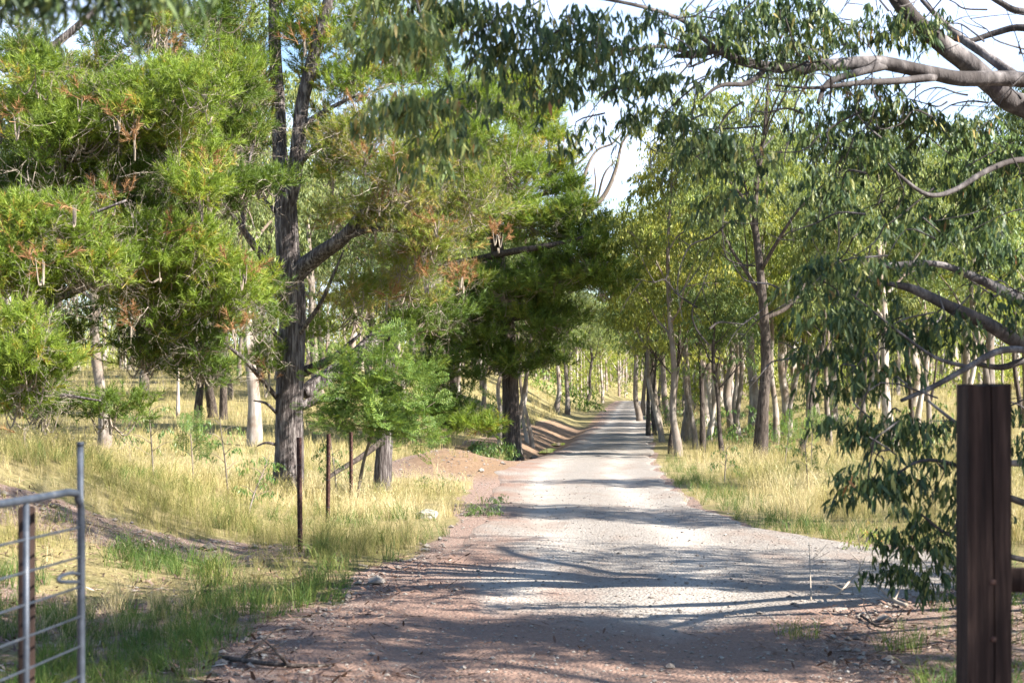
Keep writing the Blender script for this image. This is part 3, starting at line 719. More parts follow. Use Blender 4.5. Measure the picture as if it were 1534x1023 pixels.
# --- the big double-stemmed pine left of the road
bA = g_at(430, 28.0)
A_tr = [[(432, 750, 28, .36), (431, 735, 28, .29), (432, 690, 28, .255), (433, 640, 28, .24), (436, 560, 28, .235), (438, 490, 28, .225), (436, 430, 28, .225), (431, 370, 28, .20), (428, 320, 28, .19), (427, 285, 28, .175), (420, 235, 28.1, .13), (417, 170, 28.2, .12), (413, 100, 28.2, .11), (411, 30, 28.3, .10), (410, -70, 28.4, .07), (412, -180, 28.5, .03)],
        [(430, 320, 27.95, .12), (437, 285, 27.9, .135), (445, 230, 27.8, .13), (452, 160, 27.7, .115), (464, 110, 27.6, .11), (476, 60, 27.5, .10), (492, 0, 27.4, .085), (505, -80, 27.3, .06), (510, -170, 27.3, .02)]]
A_li = [[(437, 425, 28, .17), (450, 405, 27.9, .16), (480, 380, 27.6, .14), (515, 355, 27.3, .115), (540, 325, 27.1, .10), (560, 295, 27, .07), (568, 270, 27, .03)],
        [(515, 355, 27.3, .07), (560, 343, 27, .05), (600, 345, 26.8, .035), (650, 330, 26.6, .02)],
        [(430, 425, 28, .10), (412, 405, 27.8, .085), (390, 380, 27.6, .07), (368, 350, 27.4, .055), (350, 325, 27.2, .035), (330, 295, 27, .016)],
        [(366, 348, 27.4, .03), (364, 310, 27.4, .035), (372, 250, 27.4, .028), (384, 200, 27.4, .012)],
        [(432, 330, 28, .06), (405, 310, 28, .045), (380, 285, 28.1, .03), (350, 262, 28.2, .012)],
        [(455, 590, 28.2, .12), (480, 570, 28.4, .14), (520, 545, 28.8, .15), (555, 515, 29.2, .15), (590, 480, 29.6, .13), (625, 445, 30, .09), (660, 420, 30.3, .04)],
        [(445, 560, 28.1, .10), (470, 550, 27.9, .08), (500, 535, 27.6, .06), (540, 500, 27.4, .02)],
        [(447, 610, 28, .09), (480, 598, 28, .07), (520, 600, 27.8, .03)],
        [(440, 510, 28, .05), (455, 490, 27.8, .045), (480, 455, 27.5, .035), (500, 410, 27.3, .025), (515, 375, 27.2, .012)],
        [(425, 520, 28, .05), (405, 490, 27.8, .04), (385, 470, 27.6, .03), (360, 450, 27.5, .012)],
        [(418, 600, 28, .045), (398, 575, 27.6, .04), (372, 545, 27.2, .04), (350, 525, 27, .03), (330, 510, 26.8, .012)],
        [(420, 625, 28, .03), (400, 605, 27.7, .025), (380, 600, 27.5, .012)],
        [(420, 668, 28, .03), (400, 663, 27.7, .022), (385, 668, 27.5, .01)],
        [(450, 190, 27.8, .05), (490, 165, 27.5, .04), (540, 140, 27.2, .02)],
        [(446, 250, 27.8, .05), (480, 215, 27.4, .04), (530, 195, 27, .015)]]
A_cl = [(540, 200, 70, 55, 27, 190, 'pine_dry'), (600, 270, 80, 60, 26.6, 230, 'pine_dry'), (520, 110, 60, 60, 27.5, 170, 'pine'), (480, 40, 80, 40, 28, 150, 'pine'),
        (560, 330, 40, 30, 27, 60, 'pine_dry'), (640, 350, 70, 45, 26.6, 150, 'pine_dry'), (610, 430, 60, 35, 28, 110, 'pine_dry'), (500, 250, 30, 30, 27.2, 50, 'pine'),
        (390, 120, 40, 50, 28.2, 90, 'pine'), (360, 190, 45, 60, 28.2, 110, 'pine'), (340, 60, 70, 50, 28.5, 150, 'pine'), (420, -20, 90, 40, 28.3, 120, 'pine'), (380, 440, 35, 30, 27.5, 50, 'pine_dry'),
        (700, 300, 60, 60, 27, 160, 'pine_dry'), (690, 220, 60, 50, 27.5, 140, 'pine'), (625, 170, 50, 50, 27.5, 110, 'pine'), (400, 535, 24, 26, 27.6, 45, 'pine'), (545, 440, 40, 22, 27.5, 45, 'pine_dry'), (410, 470, 20, 14, 27.6, 14, 'pine'), (640, 480, 60, 30, 29.5, 90, 'pine_shaded'), (600, 390, 40, 30, 27.2, 60, 'pine_dry'), (500, 330, 40, 30, 28.8, 60, 'pine_dry'), (530, 470, 50, 30, 29.5, 70, 'pine_dry'), (470, 500, 25, 25, 28.6, 30, 'pine'), (760, 250, 50, 60, 27.5, 110, 'pine'), (590, 90, 60, 50, 28, 120, 'pine'), (640, 100, 60, 45, 28.6, 120, 'pine'), (710, 145, 60, 40, 28.8, 110, 'pine'), (560, 20, 60, 40, 28.2, 100, 'pine'), (452, 100, 16, 30, 28.6, 30, 'pine'), (480, 185, 26, 26, 28.5, 36, 'pine'), (660, 40, 60, 40, 29, 90, 'pine')]
for (px, py, rx, ry, d, n) in [(692, 412, 11, 22, 26.4, 16), (640, 412, 9, 8, 26.4, 6), (578, 445, 8, 9, 27.2, 6), (570, 300, 9, 8, 26.4, 6), (600, 245, 14, 8, 25.8, 7), (650, 330, 16, 7, 26, 7), (398, 130, 10, 9, 27.6, 7), (455, 60, 8, 7, 27.2, 5), (545, 235, 12, 8, 26.2, 6), (745, 350, 14, 9, 26.4, 8), (620, 380, 12, 7, 26.6, 6), (400, 560, 10, 9, 27.2, 6), (530, 150, 9, 7, 26.8, 5)]: A_cl.append((px, py, rx, ry, d, n, 'pine_rust'))
pine_tree('big rough barked pine with twin stems and bare side limbs, nearest the steel pickets', bA, A_tr, A_li, A_cl, 31, dn=1.3)

# --- pine with its foliage filling the left edge
bL = np.array([-7.4, 22.5, hz1(-7.4, 22.5)])
def fr(px, py, d, r): return (px, py, d, r)
bp = (bL[0] / 22.5 * F + CX)
L_tr = [[(bp, 720, 22.5, .36), (bp - 2, 640, 22.5, .28), (bp + 6, 500, 22.5, .25), (bp - 4, 300, 22.5, .20), (bp, 100, 22.5, .14), (bp + 6, -60, 22.5, .08)]]
L_li = [[(bp, 540, 22.5, .14), (0, 492, 22.2, .11), (60, 455, 22, .09), (120, 430, 21.8, .075), (180, 412, 21.6, .05), (250, 400, 21.4, .02)],
        [(bp, 400, 22.5, .13), (0, 310, 22, .07), (50, 290, 21.6, .06), (95, 255, 21.3, .05), (130, 210, 21, .04), (160, 170, 21, .015)],
        [(bp, 450, 22.6, .14), (60, 380, 23, .10), (160, 345, 23.2, .085), (230, 315, 23.4, .07), (310, 298, 23.6, .045), (370, 280, 23.8, .015)],
        [(bp, 260, 22.5, .11), (0, 170, 22.6, .07), (60, 90, 22.6, .06), (110, 45, 22.6, .05), (160, 0, 22.6, .04), (210, -60, 22.6, .015)],
        [(bp, 240, 22.5, .09), (60, 160, 22.9, .05), (150, 152, 23, .045), (220, 140, 23.1, .03), (300, 122, 23.2, .018)],
        [(bp, 620, 22.5, .07), (0, 600, 21, .04), (70, 590, 20.4, .03), (150, 600, 20, .012)],
        [(bp, 330, 22.5, .08), (30, 350, 21, .05), (110, 330, 20.4, .03), (190, 300, 20.2, .012)]]
L_cl = [(190, 165, 105, 50, 21.3, 430, 'pine'), (90, 205, 80, 55, 21, 300, 'pine'), (270, 210, 70, 55, 22, 240, 'pine'), (150, 255, 110, 35, 21.6, 230, 'pine_shaded'), (40, 170, 50, 40, 21.5, 120, 'pine'),
        (70, 345, 90, 45, 20, 300, 'pine'), (120, 395, 80, 40, 20.2, 260, 'pine'), (30, 405, 60, 40, 19.8, 160, 'pine'), (255, 380, 90, 45, 21.6, 310, 'pine'), (330, 430, 75, 50, 22, 260, 'pine'), (235, 450, 90, 45, 22, 240, 'pine'), (285, 500, 90, 40, 22.4, 200, 'pine_shaded'),
        (300, 550, 60, 25, 22.8, 90, 'pine_shaded'), (215, 530, 55, 40, 22.8, 110, 'pine_shaded'),
        (45, 545, 65, 42, 18.6, 200, 'pine'), (20, 500, 40, 28, 18.8, 80, 'pine'), (160, 610, 60, 22, 21, 60, 'pine_shaded'), (60, 610, 70, 22, 20.5, 60, 'pine_shaded'),
        (300, 290, 70, 40, 23.5, 170, 'pine_shaded'), (330, 120, 80, 60, 24.5, 200, 'pine'), (230, 45, 90, 40, 23.5, 150, 'pine_shaded'), (50, 95, 60, 35, 22, 120, 'pine_shaded'), (235, 30, 30, 25, 22, 60, 'pine'), (320, 20, 80, 40, 25, 130, 'pine_shaded'), (150, 300, 70, 25, 22.5, 90, 'pine_shaded'), (210, 320, 60, 25, 22.5, 90, 'pine_shaded'), (20, 260, 45, 40, 21.5, 110, 'pine_shaded'), (110, 500, 60, 35, 23, 90, 'pine_shaded'), (20, -10, 80, 40, 23, 90, 'pine_shaded'), (25, 590, 40, 30, 19, 70, 'pine'), (60, 440, 50, 22, 20.5, 70, 'pine_shaded')]
for (px, py, rx, ry, d, n) in [(290, 283, 9, 14, 22, 9), (165, 296, 20, 10, 20.6, 12), (62, 388, 16, 7, 18.9, 8), (176, 176, 7, 7, 20.3, 4), (118, 147, 6, 6, 20.3, 4), (28, 172, 9, 8, 20.4, 5), (200, 205, 10, 6, 20.3, 5), (300, 250, 12, 7, 21.2, 6), (196, 482, 7, 8, 21, 5), (350, 490, 14, 9, 21.2, 7), (110, 308, 6, 5, 19.2, 3), (265, 345, 9, 5, 20.6, 4), (365, 400, 10, 8, 21.3, 5), (245, 55, 12, 7, 22.4, 6), (260, 80, 9, 5, 22.4, 4), (38, 640, 8, 5, 20, 3)]: L_cl.append((px, py, rx, ry, d, n, 'pine_rust'))
rf = np.random.default_rng(320)
for i in range(120):
    px, py = rf.uniform(-20, 430), rf.uniform(40, 560)
    if py > 470 + 60 * math.sin(px * .02) and px > 120: continue
    if 60 < px < 190 and 425 < py < 500: continue
    if px > 330 and py < 420 and rf.random() < .5: continue
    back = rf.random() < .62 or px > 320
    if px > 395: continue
    L_cl.append((px, py, rf.uniform(25, 60), rf.uniform(16, 32), rf.uniform(23.4, 26) if back else rf.uniform(20.5, 22.5), int(rf.uniform(26, 46)), 'pine_shaded' if back else 'pine'))  # back clumps take the darker copy, painting the shaded crown interior
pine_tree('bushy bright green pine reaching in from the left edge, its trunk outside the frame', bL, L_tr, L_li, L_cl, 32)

# --- darker pine behind, leaning out over the road ditch; lower boughs coloured as shaded
bB = g_at(766, 50.0)
B_tr = [[(766, 690, 50, .40), (766, 672, 50, .30), (766, 620, 50, .26), (764, 560, 50, .25), (758, 480, 50, .23), (748, 400, 50, .20), (738, 300, 50, .17), (728, 200, 50, .11), (722, 110, 50, .05)]]
B_li = [[(750, 420, 50, .12), (700, 392, 49, .11), (760, 378, 47.5, .10), (810, 370, 47, .085), (850, 362, 46.8, .06), (890, 350, 46.6, .03)][1:],
        [(745, 400, 50, .12), (700, 392, 49.2, .10), (650, 400, 48.5, .05)], [(742, 330, 50, .12), (790, 300, 49.4, .09), (850, 280, 49, .04)], [(738, 290, 50, .11), (690, 270, 49.4, .09), (640, 240, 49, .04)],
        [(735, 260, 50, .08), (780, 215, 49.6, .06), (830, 190, 49.3, .03)], [(758, 480, 50, .09), (810, 470, 49, .07), (870, 460, 48.6, .02)], [(758, 500, 50, .08), (700, 520, 49, .06), (650, 540, 48.4, .02)]]
B_cl = [(760, 170, 85, 55, 49.5, 200, 'pine'), (820, 215, 50, 50, 49, 120, 'pine'), (700, 190, 60, 50, 49.5, 120, 'pine'), (740, 260, 80, 50, 49, 170, 'pine'), (835, 275, 40, 40, 49, 90, 'pine'), (790, 330, 80, 40, 48, 170, 'pine'),
        (860, 340, 55, 40, 47.5, 150, 'pine_shaded'), (890, 390, 50, 45, 47, 150, 'pine_shaded'), (830, 410, 80, 35, 47.5, 170, 'pine_shaded'), (760, 440, 80, 40, 48, 160, 'pine_shaded'), (690, 480, 70, 50, 48.5, 200, 'pine_shaded'), (820, 480, 60, 35, 48.5, 130, 'pine_shaded'),
        (740, 540, 60, 35, 49, 110, 'pine_shaded'), (660, 560, 55, 40, 48.5, 130, 'pine_shaded'), (670, 620, 40, 28, 48, 80, 'pine_shaded'), (715, 637, 38, 16, 46.5, 50, 'pine'), (815, 540, 30, 22, 49, 40, 'pine_shaded'), (770, 130, 50, 28, 49.5, 60, 'pine'), (640, 500, 40, 30, 48.8, 60, 'pine_shaded'), (900, 430, 25, 15, 47, 30, 'pine_shaded'), (640, 300, 50, 50, 48.5, 90, 'pine_dry'), (690, 340, 60, 40, 48.5, 100, 'pine_shaded'), (690, 410, 50, 20, 48.3, 45, 'pine_dry')]
pine_tree('dark dense pine behind the wattle, its boughs hanging over the roadside ditch', bB, B_tr, B_li, B_cl, 33, 'dark_bark', None, TUFT_MID, 1.5, 1.7)

# --- gums: grown
def grow_gum(rng, H, r0, fork=.42, nl=6, spread=2.2, lean=(0, 0), sprays=260, protos=SPRAY_FAR, curve=None, top=1.0, ssc=1.0, clump=.75):
    """returns trunk MB and crown MB, local coordinates, base at the origin"""
    mt = MB(); mc = MB(); tips = []
    zs = [-.25, 0, .12, .25, .42, .6, .78, .92]
    pts = []
    wx, wy = rng.normal(0, .035 * H, 2)
    for z in zs:
        k = max(z, 0)
        cx = lean[0] * k * H + wx * math.sin(k * 3.1) + rng.normal(0, .009 * H); cy = lean[1] * k * H + wy * math.sin(k * 2.6) + rng.normal(0, .006 * H)
        if curve: cx += np.interp(k, curve[0], curve[1])
        pts.append([cx, cy, z * H, r0 * (1.3 if z <= 0 else 1.06 - .95 * k)])
    pts = np.array(pts); tube(mt, pts, 12, 4, .05, rng)
    sp = spline(pts, 8)
    tips.append((sp[-1, :3], .8))
    for i in range(nl):
        zf = fork + (0.86 - fork) * (i + rng.random() * .6) / nl
        j = np.argmin(np.abs(sp[:, 2] - zf * H)); p = sp[j]
        a = i * 2.4 + rng.random() * .9; up = rng.uniform(.9, 1.7)
        L = spread * (1.15 - .55 * (zf - fork) / (.9 - fork)) * rng.uniform(.75, 1.15)
        d = np.array([math.cos(a), math.sin(a), up]); d /= np.linalg.norm(d)
        q = [p[:3]]
        for s_ in range(4):
            d = d + rng.normal(0, .16, 3) + [0, 0, .03]; d /= np.linalg.norm(d); q.append(q[-1] + d * L * 1.25 / 4)
        r = p[3] * .55; q = np.array(q)
        tube(mt, np.column_stack([q, r * np.array([1, .8, .6, .42, .2])]), 7, 3, .05, rng)
        tips.append((q[-1], 1.0)); tips.append((q[-2], .8))
        for s_ in range(3):
            b = q[1 + s_] if s_ < 3 else q[-1]
            dd = d + rng.normal(0, .75, 3); dd /= np.linalg.norm(dd); l2 = L * rng.uniform(.35, .6)
            m = b + dd * l2 * .5 + [0, 0, .08]; e = b + dd * l2
            tube(mt, [[*b, r * .42], [*m, r * .3], [*e, r * .1]], 5, 2)
            tips.append((e, 1.0))
    w = np.array([t[1] for t in tips]) * (.08 + rng.random(len(tips)) ** 1.7); w /= w.sum(); tp = np.array([t[0] for t in tips])
    lump = rng.random(len(tp))
    ti = rng.choice(len(tp), sprays, p=w)
    o = rng.normal(0, 1, (sprays, 3)); o /= np.linalg.norm(o, axis=1)[:, None]
    pos = tp[ti] + o * np.array([1, 1, .7]) * clump * (rng.random(sprays) ** .6)[:, None] + [0, 0, .12]
    rnd = np.clip(lump[ti] * .55 + rng.random(sprays) * .45 + .12 * (pos[:, 2] / H - .6), 0, 1)
    ang = np.arctan2(o[:, 1], o[:, 0]) + rng.normal(0, .7, sprays)
    stamp(mc, protos, pos, rotz(ang), rng.uniform(.75, 1.2, sprays) * ssc, rng, rnd)
    return mt, mc

def gum(label, base, meshes, barkm, leafm, sc=1.0, rz=0.0, group=None, cat='gum tree', name='gum_tree', zs=None):
    root = thing(name, base, label, cat, group, rz, sc)
    if zs: root.scale = (sc, sc, sc * zs)
    for nm, me, mk in (('trunk', meshes[0], barkm), ('crown', meshes[1], leafm)):
        o = link(nm, me, root); o.material_slots[0].link = 'OBJECT'; o.material_slots[0].material = M[mk]
    return root
def protomesh(seed, **kw):
    rg = np.random.default_rng(seed); a, b = grow_gum(rg, **kw)
    return a.mesh('gum_trunk', M['grey_bark']), b.mesh('gum_crown', M['gum'], False)
SL = [protomesh(100 + i, H=10.0, r0=.10, fork=.27 + .03 * (i % 3), nl=9, spread=1.9, lean=((i % 3 - 1) * .045, 0), sprays=700, clump=.68) for i in range(6)]   # slender
WD = [protomesh(130 + i, H=12.0, r0=.19, fork=.34, nl=10, spread=2.7, lean=((i % 2 - .5) * .04, 0), sprays=1500, clump=.95) for i in range(4)]                # spreading
SK = [protomesh(150 + i, H=6.0, r0=.05, fork=.3, nl=6, spread=1.1, sprays=110, clump=.55) for i in range(3)]                                             # saplings

rt = np.random.default_rng(77)
RW = 'slender gums along the right side of the road'
# (px, depth, prototypes, height factor, bark, leaves, label)
right_row = [
 (970, 72, SL[0], .92, 'dark_bark', 'gum', 'thin dark gum closest to the road edge in the right hand row'),
 (980, 74, SL[1], .80, 'dark_bark', 'gum', 'second thin dark gum in the right hand row, beside the one at the road edge'),
 (994, 62, SL[2], .98, 'pale_bark', 'gum_yellow', 'straight white trunked gum between the thin dark pair and the brown forked gum'),
 (1004, 49, SL[3], .78, 'dark_bark', 'gum_yellow', 'dark trunk touching the left side of the pale brown forked gum'),
 (1017, 47, SL[4], 1.02, 'grey_bark', 'gum_yellow', 'pale brown gum with white upper forks standing at the left front of the row'),
 (1042, 54, SL[5], .86, 'grey_bark', 'gum_yellow', 'thin grey gum just right of the pale brown forked gum'),
 (1052, 50, SL[0], .84, 'dark_bark', 'gum', 'thin blackish gum mid row, left of a pair of pale trunks'),
 (1063, 58, SL[1], .95, 'pale_bark', 'gum_yellow', 'pale thin gum in the middle of the row, beside the blackish thin trunk'),
 (1076, 61, SL[2], .90, 'pale_bark', 'gum', 'pale grey gum in the middle of the row with a clean straight stem'),
 (1083, 47, SL[3], .66, 'dark_bark', 'gum', 'very thin dark sapling gum in front of the pale pair of trunks'),
 (1097, 60, SL[5], 1.0, 'grey_bark', 'gum_yellow', 'grey gum half way between the very thin dark sapling and the big leaning dark gum'),
 (1106, 66, SL[4], 1.05, 'pale_bark', 'gum', 'pale gum behind and left of the big leaning dark gum'),
 (1168, 57, SL[0], 1.04, 'pale_bark', 'gum_yellow', 'white stemmed gum just right of the big leaning dark gum'),
 (1181, 63, SL[1], .98, 'pale_bark', 'gum', 'second white stemmed gum right of the big leaning dark gum, its stem bowed'),
 (1200, 46, SL[2], .80, 'dark_bark', 'gum', 'dark straight gum at the grass edge right of the white stemmed pair'),
 (1238, 56, SL[3], .95, 'grey_bark', 'gum_yellow', 'grey gum seen through the left end of the hanging leaves'),
 (1292, 60, SL[4], 1.0, 'grey_bark', 'gum', 'brownish gum behind the hanging leaves, left of the thick pale trunk'),
 (1338, 50, WD[1], .85, 'pale_bark', 'gum', 'thick pale gum trunk behind the hanging leaves, above the right hand dry grass'),
 (1374, 66, SL[5], 1.1, 'pale_bark', 'gum_yellow', 'tall white gum stem seen just left of the gate post'),
 (1396, 58, SL[0], .95, 'grey_bark', 'gum', 'grey gum beside the white stem left of the gate post'),
 (1500, 52, SL[2], 1.1, 'grey_bark', 'gum', 'grey gum rising behind the top of the gate post'),
 (1450, 70, WD[0], .95, 'grey_bark', 'gum_yellow', 'tall gum with yellow green top behind the gate post'),
]
for i, (px, d, ms, hf, bk, lf, lab) in enumerate(right_row):
    gum(lab, g_at(px, d), ms, bk, lf, hf, rt.random() * 6.28, RW)
# big leaning dark gum
rg = np.random.default_rng(5)
a, b = grow_gum(rg, H=11.5, r0=.17, fork=.30, nl=9, spread=2.9, sprays=900, curve=([0, .06, .14, .3, .5, 1], [0, .22, .38, .42, .3, .4]), clump=.75)
gum('big dark gum leaning right at its base, right of the road', g_at(1132, 45), (a.mesh('gum_trunk', M['dark_bark']), b.mesh('gum_crown', M['gum'], False)), 'dark_bark', 'gum', 1.0, 0, RW)
# tall yellow-topped crown behind
tall = [(1035, 64, WD[1], .86, 'grey_bark', 'gum_yellow', 'bushy light green gum whose low crown fills the gap left of the leaning dark gum'),
        (985, 82, WD[3], .9, 'grey_bark', 'gum_yellow', 'light green gum whose crown overhangs the right edge of the far road'),
        (1175, 66, WD[2], .95, 'pale_bark', 'gum_yellow', 'broad light green gum filling the space right of the leaning dark gum'),
        (1095, 78, WD[3], 1.12, 'grey_bark', 'gum_yellow', 'second tallest yellow green crown, just left of the tallest against the sky'),
        (955, 108, WD[1], .95, 'grey_bark', 'gum', 'green gum standing where the right hand row meets the white sky'),
        (1250, 70, WD[0], 1.0, 'pale_bark', 'gum', 'leafy gum behind the left end of the hanging leaves'),
        (1130, 72, WD[0], 1.18, 'pale_bark', 'gum_yellow', 'tallest yellow green gum crown above the right hand row, against the sky'),
        (1060, 84, WD[2], 1.05, 'pale_bark', 'gum_yellow', 'broad yellow green gum behind the row, left of the tallest crown'),
        (1000, 95, WD[3], .98, 'grey_bark', 'gum_yellow', 'yellow green gum whose crown borders the patch of white sky'),
        (1215, 80, WD[1], 1.1, 'grey_bark', 'gum', 'dense green gum behind the row, right of the tallest crown'),
        (1290, 88, WD[2], 1.15, 'grey_bark', 'gum_yellow', 'tall pale green gum behind the hanging leaves at right'),
        (1370, 92, WD[3], 1.2, 'pale_bark', 'gum_yellow', 'yellow tinged gum crown under the long horizontal bough'),
        (1480, 85, WD[0], 1.2, 'grey_bark', 'gum_yellow', 'yellow green gum crown in the upper right corner behind the thick bough'),
        (1540, 68, WD[2], 1.15, 'grey_bark', 'gum', 'green gum crown at the right edge under the thick bough'),
        (1100, 110, WD[1], 1.0, 'pale_bark', 'gum', 'far gum showing between the trunks of the right hand row'),
        (965, 128, WD[2], .95, 'grey_bark', 'gum_yellow', 'far gum on the right where the road disappears'),
        (985, 150, WD[0], .9, 'grey_bark', 'gum', 'farthest gum on the right side of the road before the bend'),
        (1180, 130, WD[3], 1.0, 'pale_bark', 'gum', 'far gum behind the white stemmed pair')]
for (px, d, ms, hf, bk, lf, lab) in tall: gum(lab, g_at(px, d), ms, bk, lf, hf, rt.random() * 6.28, 'taller gums behind the right hand row')
# left side gums
left = [(386, 46, WD[0], .95, 'pale_bark', 'gum', 'thick pale gum trunk standing just left of the big twin stemmed pine'),
        (374, 50, SL[0], 1.0, 'dark_bark', 'gum', 'thin dark trunk touching the left side of the thick pale gum'),
        (150, 45, WD[2], .85, 'grey_bark', 'gum', 'brown and white gum trunk at the far left, behind the pine needles'),
        (299, 58, SL[3], 1.2, 'dark_bark', 'gum', 'blackened trunk at the left of a tight clump of three in the dry paddock'),
        (316, 59, WD[3], .8, 'dark_bark', 'gum', 'thick dark trunk in the middle of a tight clump of three in the dry paddock'),
        (334, 58, SL[4], 1.2, 'dark_bark', 'gum', 'right hand dark trunk of a tight clump of three in the dry paddock'),
        (267, 60, SK[0], 1.2, 'pale_bark', 'gum', 'small bleached forked gum left of the clump of dark trunks'),
        (346, 72, SL[5], 1.0, 'grey_bark', 'gum', 'grey gum in the paddock between the dark clump and the thick pale trunk'),
        (752, 53, SL[2], .78, 'pale_bark', 'gum', 'thin white gum on the left side of the dark roadside pine'),
        (777, 51, SL[1], .82, 'pale_bark', 'gum', 'thin white gum on the right side of the dark roadside pine'),
        (800, 59, SK[1], 1.35, 'pale_bark', 'pine_shaded', 'thin white sapling on the ditch bank, leaning right'),
        (789, 61, SK[2], 1.3, 'pale_bark', 'gum', 'thin pale upright sapling on the ditch bank, left of the leaning one'),
        (838, 118, WD[1], .95, 'pale_bark', 'gum', 'left of two white gums in the yellow paddock beyond the ditch'),
        (849, 119, WD[2], .92, 'pale_bark', 'gum', 'right of two white gums in the yellow paddock beyond the ditch'),
        (880, 175, WD[3], 1.0, 'dark_bark', 'gum', 'dark trunked gum at the far edge of the yellow paddock'),
        (904, 205, WD[0], 1.0, 'pale_bark', 'gum_yellow', 'bright yellow green gum with V shaped white stems beside the far end of the road'),
        (608, 72, SL[0], 1.05, 'pale_bark', 'gum', 'pale thin trunk behind the wattle sapling'),
        (640, 78, SL[3], 1.1, 'grey_bark', 'gum_yellow', 'grey thin trunk between the wattle and the dark roadside pine'),
        (681, 74, SL[1], 1.0, 'pale_bark', 'gum_yellow', 'white thin trunk with yellow green leaves left of the dark roadside pine'),
        (722, 80, SL[5], 1.0, 'grey_bark', 'gum_yellow', 'grey trunk with light leaves just left of the dark roadside pine'),
        (560, 75, WD[3], 1.0, 'grey_bark', 'gum', 'green gum behind the right limb of the twin stemmed pine'),
        (480, 70, WD[1], 1.05, 'grey_bark', 'gum', 'green gum crown directly behind the twin stemmed pine'),
        (220, 78, WD[2], 1.05, 'grey_bark', 'gum', 'gum with dark crown behind the middle of the left hand pine'),
        (90, 72, WD[1], 1.1, 'dark_bark', 'gum', 'dark crowned gum behind the far left pine needles'),
        (20, 60, WD[3], .95, 'grey_bark', 'gum', 'gum at the extreme left behind the farm gate'),
        (430, 90, SL[2], 1.2, 'pale_bark', 'gum', 'far pale gum in the gap below the limbs of the twin stemmed pine')]
for (px, d, ms, hf, bk, lf, lab) in left: gum(lab, g_at(px, d), ms, bk, lf, hf, rt.random() * 6.28, 'gums in the paddock left of the road')
# the rest of the stand, trees that nothing tells apart
for i in range(18):
    px = 1010 + 530 * (i + rt.random()) / 18; d = rt.uniform(60, 118)
    gum('thin gum among the many look-alike stems of the stand behind the right hand row', g_at(px, d), SL[i % 6], ['grey_bark', 'dark_bark', 'pale_bark', 'dark_bark'][i % 4], ['gum', 'gum_yellow', 'gum_yellow'][i % 3], rt.uniform(.7, 1.1), rt.random() * 6.28, 'look-alike gums of the right hand stand')
for i in range(26):
    px = -20 + 760 * (i + rt.random()) / 26; d = rt.uniform(82, 135)
    gum('gum in the dense stand behind the left paddock, half hidden by pine foliage', g_at(px, d), (WD[i % 4] if i % 2 else SL[i % 6]), ['grey_bark', 'pale_bark', 'dark_bark'][i % 3], ['gum', 'gum', 'gum_yellow'][i % 3], rt.uniform(.95, 1.3), rt.random() * 6.28, 'look-alike gums behind the left paddock')
# open-crowned gum against the sky behind the dark pine
rg = np.random.default_rng(12)
bT = g_at(771, 78); mt, mc = MB(), MB()
T_br = [[(771, 680, 78, .24), (771, 560, 78, .21), (800, 430, 78, .19), (835, 360, 78, .17), (850, 330, 78, .17), (880, 318, 78, .13), (900, 300, 78, .12), (915, 275, 78, .11), (925, 245, 78, .09), (932, 215, 78, .06), (950, 192, 78, .04), (968, 178, 78, .02)],
        [(850, 330, 78, .11), (868, 290, 77, .10), (880, 250, 77, .08), (895, 225, 77, .06), (918, 215, 77, .05), (934, 195, 77, .02)], [(835, 360, 78, .12), (850, 300, 79, .11), (858, 240, 79, .09), (868, 200, 79, .06), (890, 170, 79, .03)],
        [(880, 318, 78, .07), (892, 280, 78, .05), (890, 250, 78, .03)], [(895, 300, 78, .06), (905, 262, 77.5, .05), (922, 240, 77.5, .03)], [(830, 400, 78, .09), (870, 385, 77, .08), (900, 370, 76.5, .06), (925, 372, 76, .04), (945, 385, 76, .02)], [(858, 250, 79, .06), (880, 232, 79, .05), (900, 196, 79, .02)], [(832, 450, 78, .08), (880, 425, 77, .06), (930, 405, 76.5, .04), (960, 410, 76, .015)]]
for p in T_br: tube(mt, pth(p, bT), 9, 5, .06, rg)
for (px, py, rx, ry, n) in [(905, 130, 50, 25, 22), (885, 165, 40, 25, 20), (945, 165, 30, 20, 14), (930, 200, 25, 15, 8), (890, 200, 30, 18, 9), (870, 120, 50, 40, 30), (935, 300, 20, 12, 7), (905, 330, 35, 20, 14), (925, 365, 35, 22, 18), (955, 400, 30, 20, 16), (880, 350, 30, 30, 16), (900, 400, 40, 25, 25), (850, 90, 60, 40, 40), (880, 440, 60, 25, 30), (850, 290, 30, 30, 9)]:
    pos, o, li, lc, nl = cloud_points(px, py, rx, ry, 77.5, n, rg, .5); stamp(mc, SPRAY_FAR, pos - bT, rotz(np.arctan2(o[:, 1], o[:, 0])), rg.uniform(.8, 1.3, n), rg, .3 + .6 * rg.random(n))
gum('tall sparse gum with twisting bare branches against white sky, behind the dark pine', bT, (mt.mesh('gum_trunk', M['grey_bark']), mc.mesh('gum_crown', M['gum'], False)), 'grey_bark', 'gum')

